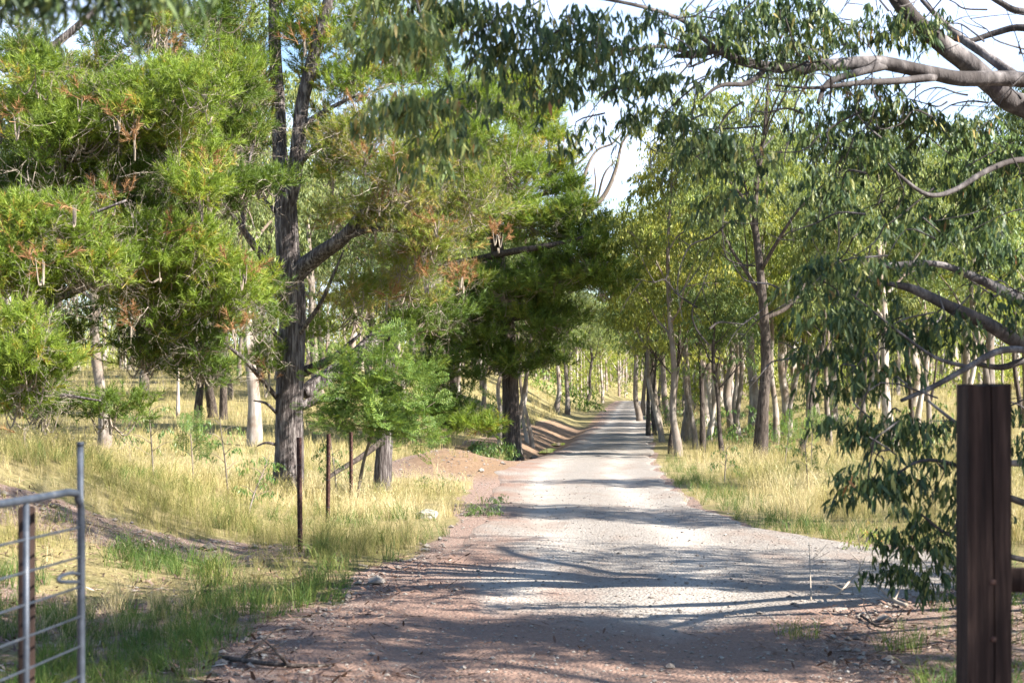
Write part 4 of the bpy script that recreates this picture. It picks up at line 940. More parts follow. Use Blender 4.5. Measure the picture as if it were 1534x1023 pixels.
# far woodland, one mass
rg = np.random.default_rng(99); mb = MB()
n = 0
spots = []
while len(spots) < 680:
    d = rg.uniform(105, 330); x = (rg.uniform(-.46, .46) if len(spots) < 380 else rg.uniform(-.04, .14)) * d * 1.05; u, v = uv_(x, d)
    if np.maximum(u, v) < 3.5: 
        if d < 285: continue
    if u > 0 and d < 125 + 25 * rg.random() and x > -.33 * d: continue
    if u > 0 and u < 9 and d < 190: continue
    spots.append((x, d))
for (x, d) in spots:
    H = rg.uniform(9, 16) * (1 if d > 150 else .9); z0 = hz1(x, d); b = np.array([x, d, z0]); tone = rg.random()
    l = rg.normal(0, .5, 2)
    tube(mb, [[*(b - [0, 0, .3]), .24], [*(b + [l[0] * .4, l[1] * .4, H * .4]), .17], [*(b + [l[0], l[1], H * .85]), .05]], 5, 2, mat=1, a=tone)
    for q in range(3):
        a = rg.random() * 6.28; e = np.array([math.cos(a), math.sin(a), 1.3]) * H * .2
        tube(mb, [[*(b + [l[0] * .4, l[1] * .4, H * .4]), .10], [*(b + [l[0] * .5, l[1] * .5, H * .45] + e), .03]], 4, 1, mat=1, a=tone)
    k = 85; o = rg.normal(0, 1, (k, 3)); o /= np.linalg.norm(o, axis=1)[:, None]
    lc = b + [l[0], l[1], H * .60] + rg.normal(0, 1, (9, 3)) * np.array([1.5, 1.5, H * .19]); li = rg.integers(0, 9, k)
    pos = lc[li] + o * (rg.random(k) ** .5)[:, None] * np.array([1.5, 1.5, 1.1])
    stamp(mb, SPRAY_BACK, pos, rotz(rg.random(k) * 6.28), rg.uniform(.7, 1.15, k), rg, np.clip(tone * .6 + .5 * rg.random(k), 0, 1))
# bushy young trees below the tall ones
m = 0
while m < 760:
    d = rg.uniform(112, 330); x = (rg.uniform(-.45, .45) if m < 400 else rg.uniform(-.04, .14)) * d; u, v = uv_(x, d)
    if np.maximum(u, v) < 3 and d < 275: continue
    if u > 0 and (u < 9 and d < 190 or d < 135): continue
    m += 1; H = rg.uniform(3, 8); b = np.array([x, d, hz1(x, d)]); k = 34; tone = rg.random()
    tube(mb, [[*b, .12], [*(b + [0, 0, H * .8]), .03]], 4, 1, mat=1, a=tone)
    pos = b + rg.normal(0, 1, (k, 3)) * [H * .2, H * .2, H * .22] + [0, 0, H * .52]; pos[:, 2] = np.maximum(pos[:, 2], b[2] + .8)
    stamp(mb, SPRAY_BACK, pos, rotz(rg.random(k) * 6.28), rg.uniform(.6, 1.05, k), rg, np.clip(tone * .6 + .5 * rg.random(k), 0, 1))
# understory scrub at the foot of the wood
for i in range(900):
    d = rg.uniform(105, 320); x = rg.uniform(-.45, .45) * d; u, v = uv_(x, d)
    if np.maximum(u, v) < 5 or (u > 0 and u < 14 and d < 200) or (u > 0 and d < 140): continue
    b = np.array([x, d, hz1(x, d)]); k = 10
    stamp(mb, SPRAY_BACK, b + rg.normal(0, 1, (k, 3)) * [1.3, 1.3, .5] + [0, 0, 1.3], rotz(rg.random(k) * 6.28), rg.uniform(.6, 1, k), rg, rg.random(k))
tag(mb.obj('far_woodland', [M['gum_yellow'], M['pale_bark']], smooth=False), kind='stuff')

# --- wattle sapling and its pale trunk neighbour
def at_rel(paths, base): return [pth(p, base) for p in paths]
b = g_at(574, 29.5); root = thing('gum_tree', b, 'short stout grey trunk with a leaning dark prop branch, under the wattle leaves', 'gum tree'); rg = np.random.default_rng(41)
mb = MB(); tube(mb, pth([(573, 752, 29.5, .22), (573, 738, 29.5, .185), (574, 700, 29.5, .155), (576, 660, 29.5, .15), (578, 600, 29.5, .14), (582, 520, 29.6, .14), (592, 440, 29.8, .11), (610, 360, 30, .05)], b), 16, 5, .09, rg); mb.obj('trunk', M['pine_bark'], root)
mb = MB(); tube(mb, pth([(570, 662, 29.4, .06), (540, 685, 29.0, .05), (510, 703, 28.4, .042), (488, 718, 27.8, .03)], b), 8, 4, .06, rg); mb.obj('limb', M['dark_bark'], root)
mc = MB()
for (px, py, rx, ry, n) in [(610, 400, 60, 40, 70), (650, 460, 60, 40, 70), (590, 490, 50, 30, 40), (640, 540, 60, 40, 50)]:
    pos, o, li, lc, nl = cloud_points(px, py, rx, ry, 29.8, n, rg, .35); stamp(mc, TUFT, pos - b, align(o + [0, 0, .4], rg), rg.uniform(1, 1.5, n), rg, rg.random(n) * .85)
mc.obj('crown', M['pine_shaded'], root, smooth=False)

b = g_at(585, 26.5); rg = np.random.default_rng(42)
root = thing('wattle_sapling', b, 'bright green feathery wattle sapling between the steel pickets and the road', 'sapling')
mb = MB(); tube(mb, pth([(535, 745, 26.5, .03), (545, 690, 26.5, .026), (560, 640, 26.4, .022), (575, 580, 26.3, .016), (580, 530, 26.3, .008)], b), 8, 4, .03, rg); mb.obj('stem', M['grey_bark'], root)
W_cl = [(560, 545, 45, 22, 110), (520, 580, 40, 25, 110), (580, 590, 50, 28, 150), (540, 625, 55, 25, 140), (605, 625, 35, 28, 110), (610, 570, 30, 22, 60), (500, 630, 30, 20, 50), (625, 655, 22, 18, 40), (575, 640, 45, 18, 80), (575, 510, 18, 14, 22), (630, 545, 12, 10, 10), (478, 565, 22, 10, 18), (652, 602, 16, 9, 14), (520, 528, 22, 9, 20), (605, 520, 18, 9, 16), (470, 610, 16, 8, 10), (640, 640, 18, 8, 14), (548, 505, 12, 8, 9)]
mc = MB()
for (px, py, rx, ry, n) in W_cl:
    mb = MB(); tube(mb, pth([(562, 640, 26.4, .012), ((562 + px) / 2, (640 + py) / 2 + 8, 26.3, .008), (px, py, 26.2, .003)], b), 5, 3); mb.obj('branch', M['grey_bark'], root)
    pos, o, li, lc, nl = cloud_points(px, py, rx * 1.1, ry * 1.1, 26.3, int(n * .56), rg, .17, None, 4); k = len(pos)
    stamp(mc, WATTLE, pos - b, align(o * [1, 1, .35] + [0, 0, .1] + rg.normal(0, .2, o.shape), rg), rg.uniform(.6, 1.2, k), rg, np.clip(.5 * rg.random(k) + .25 * (o[:, 2] + .6), 0, 1))
mc.obj('crown', M['wattle'], root, smooth=False)

# --- the overhanging gum, trunk outside the frame on the right
rg = np.random.default_rng(55)
bN = np.array([6.2, 13.0, hz1(6.2, 13.0)]); root = thing('gum_tree', bN, 'overhanging gum with smooth grey boughs and drooping leaves across the top right', 'gum tree')
bx = bN[0] / 13.0 * F + CX
mb = MB(); tube(mb, pth([(bx, 990, 13, .42), (bx, 915, 13, .32), (bx - 10, 700, 13, .27), (bx - 30, 480, 13, .25), (bx - 60, 300, 13, .22), (bx - 190, 215, 12.8, .16), (1534, 160, 12.5, .088), (1490, 130, 12.4, .08), (1450, 95, 12.3, .078), (1415, 70, 12.2, .07), (1370, 30, 12.1, .06), (1335, -20, 12, .06), (1300, -110, 11.9, .03)], bN), 16, 6, .05, rg); mb.obj('trunk', M['limb_bark'], root)
N_li = [[(1660, 118, 12.6, .08), (1580, 122, 12.2, .065), (1500, 118, 12, .056), (1440, 118, 11.9, .056), (1390, 108, 11.8, .05), (1330, 96, 11.7, .05), (1300, 94, 11.65, .046), (1260, 97, 11.6, .047), (1225, 98, 11.55, .040), (1200, 104, 11.5, .042), (1150, 100, 11.4, .036), (1105, 90, 11.3, .033), (1075, 75, 11.2, .034), (1040, 82, 11.2, .028), (1010, 85, 11.1, .012)],
        [(1400, 116, 11.8, .03), (1340, 122, 11.6, .026), (1290, 124, 11.4, .02), (1220, 132, 11.3, .012), (1160, 128, 11.2, .005)], [(1330, 98, 11.7, .03), (1280, 110, 11.5, .028), (1240, 125, 11.4, .022), (1225, 155, 11.3, .012)],
        [(1534, 125, 12.2, .045), (1480, 85, 12.4, .035), (1430, 50, 12.6, .03), (1380, 0, 12.7, .015)], [(1620, 60, 12.8, .05), (1534, 42, 12.9, .03), (1490, 50, 13, .026), (1450, 62, 13, .02), (1415, 55, 13, .012)],
        [(1640, 20, 13, .05), (1534, 18, 13, .03), (1500, 5, 13, .024), (1460, -20, 13, .02)],
        [(1150, 100, 11.4, .022), (1120, 125, 11.2, .018), (1080, 128, 11.0, .014), (1050, 150, 10.9, .007)], [(1075, 75, 11.2, .02), (1050, 55, 11.1, .018), (1020, 30, 11, .014), (960, 10, 10.6, .012), (880, -5, 10.2, .010), (800, -10, 9.8, .007)],
        [(1040, 82, 11.2, .016), (990, 70, 10.9, .012), (930, 75, 10.5, .010), (860, 60, 10, .008), (790, 75, 9.6, .006), (730, 70, 9.3, .004)],
        [(bx - 20, 560, 13, .14), (1640, 560, 12, .09), (1570, 505, 11.6, .065), (1534, 515, 11.4, .055), (1480, 485, 11.2, .048), (1420, 458, 11, .040), (1365, 432, 10.9, .030), (1330, 425, 10.8, .014)],
        [(bx - 20, 520, 13, .12), (1620, 500, 12.3, .08), (1560, 470, 12, .05), (1510, 440, 11.9, .042), (1460, 415, 11.8, .032), (1400, 395, 11.7, .022), (1330, 398, 11.6, .022), (1320, 392, 11.6, .01)],
        [(1640, 545, 12, .06), (1560, 528, 11, .026), (1500, 525, 10.8, .024), (1450, 550, 10.7, .020), (1400, 578, 10.6, .018), (1350, 600, 10.5, .012)],
        [(1450, 550, 10.7, .014), (1400, 535, 10.6, .012), (1350, 500, 10.5, .009), (1300, 460, 10.4, .006), (1275, 440, 10.4, .003)],
        [(1600, 260, 12.8, .05), (1534, 240, 12.3, .024), (1480, 255, 12.1, .022), (1430, 285, 12, .02), (1390, 292, 11.9, .016), (1350, 265, 11.8, .012), (1330, 245, 11.8, .005)],
        [(1640, 640, 12, .05), (1560, 545, 11.6, .03), (1500, 550, 11.5, .022), (1460, 545, 11.4, .014)],
        [(1600, 770, 11.5, .03), (1500, 740, 10.6, .020), (1440, 700, 10.3, .015), (1380, 690, 10.1, .010), (1330, 720, 10, .005)],
        [(1600, 700, 11.6, .03), (1500, 690, 10.9, .02), (1440, 640, 10.6, .014), (1390, 600, 10.5, .008)],
        [(1640, 860, 11.5, .025), (1500, 830, 10.6, .016), (1420, 800, 10.3, .012), (1380, 770, 10.2, .006)]]
for p in N_li:
    if 1590 < p[0][0] < 1800: p.insert(0, (bx - 25, p[0][1] + 70, 13, p[0][3] * 1.35))
    mb = MB(); tube(mb, pth(p, bN), 10, 5, .07, rg); mb.obj('limb', M['limb_bark'], root)
N_cl = [# px,py,rx,ry,d,n
 (720, 20, 50, 40, 8.8, 34), (770, 60, 60, 50, 9.2, 48), (840, 40, 60, 55, 9.6, 54), (860, 105, 45, 40, 9.8, 32), (920, 55, 60, 50, 10.2, 44), (820, 130, 40, 30, 9.6, 18), (690, 60, 30, 40, 8.8, 12), (700, 150, 35, 40, 9, 16), (865, 190, 18, 30, 9.8, 8),
 (985, 110, 55, 55, 10.6, 44), (1010, 60, 50, 40, 10.8, 24), (1000, 175, 40, 50, 10.7, 24), (1040, 200, 45, 35, 10.9, 22), (1060, 40, 50, 40, 11.2, 26), (1110, 50, 60, 45, 11.3, 44), (1130, 20, 60, 30, 11.4, 34), (1190, 40, 60, 50, 11.6, 48), (1170, 75, 40, 30, 11.4, 18),
 (1260, 35, 60, 40, 11.8, 30), (1330, 30, 55, 45, 12, 44), (1390, 40, 40, 40, 12.2, 24), (1240, 90, 40, 40, 11.3, 12), (1225, 150, 22, 22, 11.3, 6), 
 (1290, 165, 60, 45, 12.5, 46), (1260, 215, 60, 45, 12.2, 46), (1350, 190, 60, 45, 12.8, 40), (1330, 250, 50, 40, 12.5, 30), (1240, 275, 35, 30, 12, 18), (1430, 200, 60, 40, 13, 34), (1500, 230, 50, 50, 13, 36), (1450, 255, 60, 40, 12.5, 30),
 (1070, 215, 45, 35, 11, 24), (1110, 255, 32, 50, 11.2, 26), (1095, 300, 25, 26, 11.2, 10), (1150, 245, 40, 14, 11.3, 5),
 (1230, 330, 50, 40, 12.5, 20), (1400, 330, 60, 45, 12.5, 38), (1490, 310, 50, 50, 12.5, 40), (1330, 340, 50, 40, 12, 22), (1260, 390, 45, 40, 10.5, 26), (1230, 440, 40, 40, 10.4, 22), (1300, 420, 50, 40, 10.8, 26), (1360, 470, 60, 40, 10.9, 24), (1290, 490, 50, 40, 10.6, 22), (1510, 400, 40, 40, 12, 22), (1440, 380, 50, 40, 11.8, 24),
 (1240, 540, 45, 35, 10.8, 22), (1300, 570, 45, 40, 10.6, 24), (1330, 640, 45, 35, 10.4, 22), (1280, 640, 32, 30, 10.4, 13), (1310, 700, 38, 28, 10.1, 16), (1300, 745, 28, 28, 10, 13), (1375, 720, 45, 30, 10.2, 20), (1400, 640, 35, 45, 10.5, 16), (1400, 790, 32, 40, 10.3, 26), (1420, 720, 25, 40, 10.2, 14), (1380, 850, 45, 35, 10.5, 26), (1420, 870, 25, 30, 10.5, 14), (1525, 640, 25, 50, 10.8, 14), (1525, 780, 20, 30, 10.6, 8), (1500, 480, 40, 50, 11.2, 18), (1410, 520, 40, 40, 11, 12)]
mc = MB()
for (px, py, rx, ry, d, n) in N_cl:
    n = int(n * (1.5 if py < 160 else (2.3 if px > 1180 else 1.7)))
    pos, o, li, lc, nl = cloud_points(px, py, rx, ry, d, n, rg, .16)
    cr = rg.random(nl)
    stamp(mc, SPRAY_TIGHT, pos - bN, rotz(np.arctan2(o[:, 1], o[:, 0]) + rg.normal(0, .6, n)), rg.uniform(.65, 1.25, n), rg, np.clip(cr[li] * .5 + .5 * rg.random(n), 0, 1))
    for c in lc[:max(2, nl // 2)]:
        # each lump hangs on a twig that runs back towards the nearest bough
        a = c + np.array([.25 * rg.normal() + .08, .2 * rg.normal(), .12 + .2 * rg.random()]); m_ = (a + c) / 2 + rg.normal(0, .06, 3)
        tube(mc, np.column_stack([np.array([a, m_, c]) - bN, [.006, .0045, .002]]), 4, 3, cap=False, a=rg.random(), mat=1)
# fine leafless twigs among the boughs
for i in range(70):
    px, py = rg.uniform(1040, 1560), rg.uniform(-10, 200) if i < 45 else rg.uniform(200, 640)
    p = P(px, py, rg.uniform(11, 12.8)); d_ = np.array([-.8, rg.normal(0, .3), rg.normal(.1, .5)]); q = [p]
    for k_ in range(5): d_ = d_ + rg.normal(0, .45, 3); d_ /= np.linalg.norm(d_); q.append(q[-1] + d_ * rg.uniform(.08, .2))
    tube(mc, np.column_stack([np.array(q) - bN, np.linspace(.008, .002, 6)]), 5, 3, cap=False, a=rg.random(), mat=1)
    for k_ in (2, 3, 4):
        e = q[k_] + rg.normal(0, .16, 3); tube(mc, np.column_stack([np.array([q[k_], (q[k_] + e) / 2 + rg.normal(0, .02, 3), e]) - bN, [.004, .003, .0012]]), 4, 3, cap=False, a=rg.random(), mat=1)
# the upper crown, above the frame
for (cx, cy, cz, rr, n) in [(5.6, 12.6, 7.2, 1.3, 120), (7.2, 13.2, 8.2, 1.4, 130), (4.6, 12.0, 8.6, 1.1, 90), (6.4, 11.6, 9.6, 1.3, 110), (7.8, 14.4, 6.6, 1.2, 90), (5.4, 14.0, 9.4, 1.1, 80)]:
    n = int(n * 1.7); q = rg.normal(0, 1, (n, 3)); q /= np.linalg.norm(q, axis=1)[:, None]; cy += .8; pos = np.array([cx, cy, cz]) + q * rr * (rg.random(n) ** .5)[:, None] * [1, 1, .75]
    stamp(mc, SPRAY_NEAR, pos - bN, rotz(np.arctan2(q[:, 1], q[:, 0])), rg.uniform(1.0, 1.5, n), rg)
    c = np.array([cx, cy, cz]); b0 = P(bx - 60, 300, 13); mb = MB(); tube(mb, np.column_stack([np.array([b0, (b0 + c) / 2 + [0, 0, .5], c]) - bN, [.10, .07, .03]]), 9, 5, .06, rg); mb.obj('limb', M['limb_bark'], root)
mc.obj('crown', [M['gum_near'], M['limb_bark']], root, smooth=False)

# --- nearer gum branch hanging from above, left of centre
bH = np.array([-5.4, 6.6, hz1(-5.4, 6.6)]); root = thing('gum_tree', bH, 'gum with long sunlit green leaves hanging into the top centre, its trunk out of frame', 'gum tree')
rg = np.random.default_rng(56)
mb = MB(); tube(mb, np.column_stack([np.array([[0, 0, -.3], [0, 0, .3], [.1, .1, 2], [.25, .3, 4], [.9, .6, 5.6], [1.6, 1, 7]]), [.3, .24, .2, .17, .12, .05]]), 14, 5, .05, rg); mb.obj('trunk', M['limb_bark'], root)
for q in ([(None)], ):
    pass
for p in [[[-4.9, 6.95, 4.9, .10], [-3.6, 7.4, 5.2, .07], [-2.2, 7.9, 5.05, .045], [-1.1, 8.3, 4.75, .025], [-.6, 8.5, 4.2, .008]],
          [[-2.2, 7.9, 5.05, .03], [-1.4, 8.0, 4.8, .02], [-.7, 8.2, 4.3, .012], [-.45, 8.3, 3.6, .004]],
          [[-3.6, 7.4, 5.2, .04], [-2.6, 6.2, 4.9, .03], [-1.8, 5.2, 4.2, .02], [-1.5, 4.8, 3.4, .006]]]:
    mb = MB(); tube(mb, [[*(np.array(r_[:3]) - bH), r_[3]] for r_ in p], 8, 5, .06, rg); mb.obj('limb', M['limb_bark'], root)
mc = MB()
for (px, py, rx, ry, d, n) in [(565, 40, 40, 45, 8.2, 24), (600, 90, 50, 45, 8.3, 34), (640, 140, 50, 45, 8.4, 34), (590, 160, 40, 35, 8.3, 24), (650, 200, 40, 35, 8.4, 20), (630, 30, 50, 40, 8.6, 24), (645, 245, 22, 22, 8.4, 7), (590, -50, 90, 50, 8.4, 50)]:
    n = int(n * 1.5); pos, o, li, lc, nl = cloud_points(px, py, rx, ry, d, n, rg, .12)
    stamp(mc, SPRAY_TIGHT, pos - bH, rotz(np.arctan2(o[:, 1], o[:, 0]) + rg.normal(0, .6, n)), rg.uniform(.75, 1.1, n), rg, np.clip(.25 + .75 * rg.random(n), 0, 1))
mc2 = MB()
for (px, py, rx, ry, d, n) in [(20, -30, 80, 40, 4.4, 30), (130, -40, 90, 30, 4.4, 26), (200, -40, 60, 30, 4.5, 14)]:
    pos, o, li, lc, nl = cloud_points(px, py, rx, ry, d, n * 2, rg, .08)
    stamp(mc2, SPRAY_NEAR, pos - bH, rotz(rg.random(n * 2) * 6.28), rg.uniform(.4, .7, n * 2), rg, rg.random(n * 2) * .4)
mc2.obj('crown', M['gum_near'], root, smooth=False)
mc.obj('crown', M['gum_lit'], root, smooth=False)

# --- trees standing outside the frame on the right, whose shade falls across the track
for (x, y, ms, sc, lab) in [(9.2, 5.4, WD[1], 1.05, 'gum standing outside the frame on the right, shading the foreground'),
                            (9.6, 3.0, WD[3], .78, 'gum outside the frame to the right of the gate post, near the camera'),
                            (9.3, 7.9, WD[2], .66, 'dense gum outside the frame between the gate post and the overhanging gum'),
                            (9.8, 12.4, SL[0], .9, 'slender gum outside the frame beside the overhanging gum'),
                            (9.8, 20.3, WD[2], .72, 'slender gum outside the frame, right of the dry grass'),
                            (11.2, 28.8, WD[3], .70, 'gum outside the frame at the right of the dry grass, farther along')]:
    gum(lab, [x, y, hz1(x, y)], ms, 'grey_bark', 'gum', sc, x * 3, 'gums outside the right edge')

# --- undergrowth: saplings, weeds, tussocks, fallen branches
def sapling(px, d, H, lab, seed, protos=SPRAY_NEAR, leaf='shrub', nb=7, name='sapling', lean=.1, sc=1.1):
    rg = np.random.default_rng(seed); b = g_at(px, d); root = thing(name, b, lab, 'sapling', 'saplings in the verge')
    mb = MB(); L = rg.normal(0, lean, 2)
    st = np.array([[0, 0, -.1], [L[0] * .3, L[1] * .3, H * .35], [L[0] * .7, L[1] * .7, H * .7], [L[0], L[1], H]])
    tube(mb, np.column_stack([st, [.014, .011, .008, .002]]), 6, 4); mb.obj('stem', M['grey_bark'], root)
    mc = MB(); pos = []
    for i in range(nb):
        t = .3 + .65 * i / nb; p = np.array([np.interp(t * H, st[:, 2], st[:, j]) for j in range(3)]); a = i * 2.4 + rg.random()
        l = H * .28 * (1.1 - t * .6); e = p + np.array([math.cos(a) * l, math.sin(a) * l, l * .5])
        mb = MB(); tube(mb, [[*p, .005], [*((p + e) / 2 + [0, 0, .03]), .004], [*e, .0015]], 4, 3); mb.obj('branch', M['grey_bark'], root)
        pos += [p + (e - p) * q for q in (.35, .65, .85, 1.0)]
    pos = np.array(pos); o = pos - [0, 0, H * .5]
    stamp(mc, protos, pos, rotz(np.arctan2(o[:, 1], o[:, 0]) + rg.normal(0, .6, len(pos))), rg.uniform(.4, .8, len(pos)) * sc, rg)
    mc.obj('leaves', M[leaf], root, smooth=False)
sapling(230, 22.5, 1.15, 'thin open sapling in dry grass above the bare bank, right of the steel stake', 61)
sapling(342, 23.5, 1.15, 'thin dark stemmed sapling in dry grass between the stake and the big pine', 62)
sapling(368, 21.0, .85, 'low leaning sapling with grey green leaves just left of the nearest picket', 63, lean=.3)
sapling(290, 24.0, .9, 'small pale green sapling behind the other two in the dry grass', 64, WATTLE, 'shrub', 6)
sapling(505, 27.5, 1.0, 'leafy young shrub at the foot of the middle picket', 65, SPRAY_NEAR, 'shrub', 8)
sapling(1085, 33, .8, 'small bluish sapling in the right hand dry grass near the road', 66, SPRAY_NEAR, 'shrub', 6)
sapling(1210, 31, .95, 'upright green sapling in the middle of the right hand dry grass', 67, SPRAY_NEAR, 'shrub', 7)
sapling(1175, 40, 1.2, 'yellow green sapling at the back of the dry grass below the leaning dark gum', 68, WATTLE, 'wattle', 8, sc=1.1)
sapling(1215, 42, 1.3, 'taller yellow green sapling at the back of the dry grass, right of its neighbour', 69, WATTLE, 'wattle', 9, sc=1.1)

def weed(px, d, w, H, lab, seed, n=60, leaf='shrub', protos=SPRAY_NEAR, sc=.5):
    rg = np.random.default_rng(seed); b = g_at(px, d); root = thing('shrub', b, lab, 'shrub', 'low shrubs by the road'); mc = MB(); 
    o = rg.normal(0, 1, (n, 3)); o /= np.linalg.norm(o, axis=1)[:, None]; o[:, 2] = np.abs(o[:, 2])
    pos = o * np.array([w, w, H]) * (rg.random(n) ** .5)[:, None] + [0, 0, .05]
    stamp(mc, protos, pos, rotz(np.arctan2(o[:, 1], o[:, 0])), rg.uniform(.7, 1.2, n) * sc, rg)
    mc.obj('leaves', M[leaf], root, smooth=False)
    for i in range(5):
        a = rg.random() * 6.28; mb = MB(); tube(mb, [[0, 0, -.03, .006], [math.cos(a) * w * .4, math.sin(a) * w * .4, H * .5, .004], [math.cos(a) * w * .8, math.sin(a) * w * .8, H * .75, .0015]], 4, 3); mb.obj('stem', M['grey_bark'], root)
weed(726, 23.5, .26, .24, 'low bright green shrub at the left edge of the gravel road', 71, 50, 'shrub')
weed(743, 26.0, .10, .18, 'tiny pale green weed on the gravel edge, just beyond the bright green shrub', 72, 14, 'shrub')
weed(655, 29, .5, .28, 'dark green low shrub in the grass behind the pale flat rock', 73, 60, 'shrub')
weed(1290, 18.2, .22, .3, 'reddish brown dead weed at the right edge of the dry grass', 74, 22, 'pine_dry', SPRAY_NEAR, .5)
for (px, d, lab, s_) in [(935, 175, 'round green bush at the far edge of the yellow paddock, right of the two white gums', 75), (862, 150, 'round green bush right of the two white gums in the paddock', 76), (815, 150, 'wide green bush behind the two white gums, at their left', 77)]:
    if px == 935: continue
    weed(px, d, 2.2, 2.6, lab, s_, 90, 'wattle', SPRAY_BACK, 1.0)
for (px, d, w, H, lab, s_) in [(690, 66, 1.6, 2.2, 'light green bush behind the earth mound left of the dark roadside pine', 78), (725, 62, 1.2, 1.7, 'smaller light green bush touching the left side of the dark roadside pine', 79), (735, 47, .5, .55, 'low dark green bush at the foot of the dark roadside pine', 80), (1245, 70, 2.0, 2.2, 'green bush among the trunks at the right', 81), (1040, 85, 2.5, 2.0, 'dark green bush behind the middle of the right hand row', 82), (1120, 58, 1.3, 1.5, 'dark green bush just left of the big leaning dark gum', 83), (1165, 47, .5, .35, 'low dark clump at the foot of the big leaning dark gum', 84), (1420, 45, 1.5, 2.0, 'bush behind the gate post at the back of the dry grass', 85)]:
    weed(px, d, w, H, lab, s_, int(70 + 30 * w), 'wattle' if s_ in (78, 79) else 'shrub', SPRAY_FAR, .9)

def tussock(px, d, lab, H, n, seed, leaf='green', rad=.16, spread=.9):
    rg = np.random.default_rng(seed); b = g_at(px, d)
    v, f, lf = grass_tuft(rg, n, H, .006, spread, rad, 0.0, .9); mb = MB(); mb.add(v, f, a=.55 + .4 * rg.random(len(v)), b=lf)
    o = mb.obj('grass_tussock', M[leaf], smooth=False); o.location = b; tag(o, lab, 'grass tussock', 'grass tussocks on the verge')
tussock(322, 14.9, 'large sunlit yellow green tussock on the near verge, between gate and nearest picket', .45, 170, 91)
tussock(480, 17.2, 'dense green tussock right of the nearest picket, beside the road shade', .32, 120, 92)
tussock(500, 15.9, 'second dense green tussock just below the first, at the road shade', .26, 90, 93)
tussock(1195, 11.6, 'small bright green tussock at the right edge of the road, on the sunlit strip', .2, 70, 94)
tussock(1345, 11.0, 'green tussock left of the gate post, in the sunlit strip', .22, 80, 95)

def fallen(pts, lab, seed, mat='twig'):
    rg = np.random.default_rng(seed); b = np.array([*pts[0][:2], hz1(*pts[0][:2])]); root = thing('fallen_branch', b, lab, 'fallen branch', 'fallen branches on the verge')
    q = [[x - b[0], y - b[1], hz1(x, y) + z - b[2], r] for (x, y, z, r) in pts]; mb = MB(); tube(mb, q, 7, 5, .08, rg, a=.6); mb.obj('stem', M[mat], root)
    for i in range(1, len(q) - 1):
        for s_ in range(2):
            p = np.array(q[i][:3]); e = p + rg.normal(0, .16, 3) * [1, 1, .3] + [0, 0, .14]
            mb = MB(); tube(mb, [[*p, q[i][3] * .6], [*((p + e) / 2 + rg.normal(0, .03, 3)), q[i][3] * .45], [*e, .002]], 5, 3, a=.6); mb.obj('side_twig', M[mat], root)
def gxy(px, py): d = CAMZ * F / (py - HY); return ((px - CX) / F * d, d)
def fb(l): return [(*gxy(px, py), z, r) for (px, py, z, r) in l]
fallen(fb([(1358, 912, .03, .016), (1340, 908, .05, .016), (1310, 902, .16, .013), (1285, 898, .22, .012), (1262, 905, .12, .009), (1245, 907, .05, .005)]), 'pale arched dead branch lying on the sunlit strip left of the gate post', 101)
fallen(fb([(1290, 925, .02, .012), (1310, 940, .03, .010), (1330, 943, .02, .006)]), 'short dark fallen stick at the shade edge left of the gate post', 102, 'dark_bark')
fallen(fb([(310, 985, .02, .018), (360, 995, .03, .016), (430, 1003, .03, .014), (500, 1000, .02, .008)]), 'long dark fallen branch lying in the shaded litter at the lower left', 103, 'dark_bark')
fallen(fb([(1215, 903, .02, .006), (1213, 880, .25, .005), (1212, 875, .38, .003)]), 'thin upright dead stalk at the right edge of the road', 104)

# ------------------------------------------------------------------ light, sky, camera
SUN_EL, SUN_AZ = 37.0, -24.0          # azimuth measured from +x towards +y
w = bpy.data.worlds.new('World'); scene.world = w; w.use_nodes = True; nt = w.node_tree; nt.nodes.clear()
out = nt.nodes.new('ShaderNodeOutputWorld'); bg = nt.nodes.new('ShaderNodeBackground'); sky = nt.nodes.new('ShaderNodeTexSky')
sky.sky_type = 'NISHITA'; sky.sun_disc = False; sky.sun_elevation = R(SUN_EL); sky.sun_rotation = R(90 - SUN_AZ); sky.air_density = 1.0; sky.dust_density = .3; sky.ozone_density = 2.0
tc = nt.nodes.new('ShaderNodeTexCoord'); mp = nt.nodes.new('ShaderNodeMapping'); mp.inputs['Scale'].default_value = (1, 1, 2.4)
ns = nt.nodes.new('ShaderNodeTexNoise'); ns.inputs['Scale'].default_value = 4.0; ns.inputs['Detail'].default_value = 6
cr = nt.nodes.new('ShaderNodeValToRGB'); cr.color_ramp.elements[0].position = .34; cr.color_ramp.elements[1].position = .70
sx = nt.nodes.new('ShaderNodeSeparateXYZ'); bank = nt.nodes.new('ShaderNodeMapRange'); bank.interpolation_type = 'SMOOTHSTEP'   # a bank of white cloud low down along the track
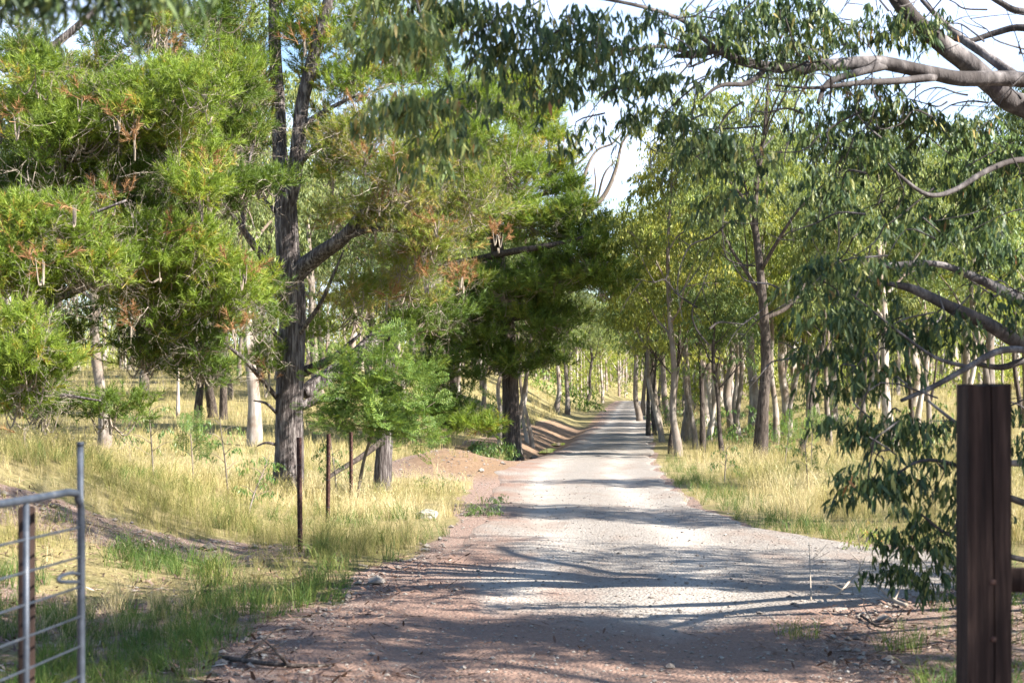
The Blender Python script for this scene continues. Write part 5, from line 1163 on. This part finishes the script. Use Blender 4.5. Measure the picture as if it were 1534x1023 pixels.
bank.inputs[1].default_value = .80; bank.inputs[2].default_value = .97
ml = nt.nodes.new('ShaderNodeMath'); ml.operation = 'MULTIPLY'
mx = nt.nodes.new('ShaderNodeMix'); mx.data_type = 'RGBA'; mx.inputs[7].default_value = (5.2, 6.0, 8.4, 1)
nt.links.new(tc.outputs['Generated'], mp.inputs[0]); nt.links.new(mp.outputs[0], ns.inputs['Vector']); nt.links.new(ns.outputs[0], cr.inputs[0])
nt.links.new(tc.outputs['Generated'], sx.inputs[0]); nt.links.new(sx.outputs[1], bank.inputs[0]); nt.links.new(cr.outputs[0], ml.inputs[0]); nt.links.new(bank.outputs[0], ml.inputs[1])
nt.links.new(ml.outputs[0], mx.inputs[0]); nt.links.new(sky.outputs[0], mx.inputs[6]); nt.links.new(mx.outputs[2], bg.inputs[0]); bg.inputs[1].default_value = .075
nt.links.new(bg.outputs[0], out.inputs[0])
sd = bpy.data.lights.new('sun', 'SUN'); sd.energy = 5.0; sd.angle = R(.53); sd.color = (1, .94, .84)
so = bpy.data.objects.new('sun', sd); COL.objects.link(so)
to = Vector((math.cos(R(SUN_AZ)) * math.cos(R(SUN_EL)), math.sin(R(SUN_AZ)) * math.cos(R(SUN_EL)), math.sin(R(SUN_EL))))
so.rotation_euler = to.to_track_quat('Z', 'Y').to_euler(); so.location = (20, -10, 20)
cd = bpy.data.cameras.new('camera'); cam = bpy.data.objects.new('camera', cd); COL.objects.link(cam); scene.camera = cam
cam.location = (0, 0, CAMZ); cam.rotation_euler = (R(90), 0, 0)
cd.sensor_width = 36; cd.lens = F / 1534 * 36; cd.shift_y = (HY - 511.5) / 1534; cd.clip_end = 2000
cd.dof.use_dof = True; cd.dof.focus_distance = 27; cd.dof.aperture_fstop = 4.5
scene.view_settings.view_transform = 'Standard'; scene.view_settings.look = 'None'; scene.view_settings.gamma = 1.0; scene.view_settings.exposure = 2.05
scene.cycles.max_bounces = 9; scene.cycles.diffuse_bounces = 6; scene.cycles.transmission_bounces = 6; scene.cycles.use_denoising = True
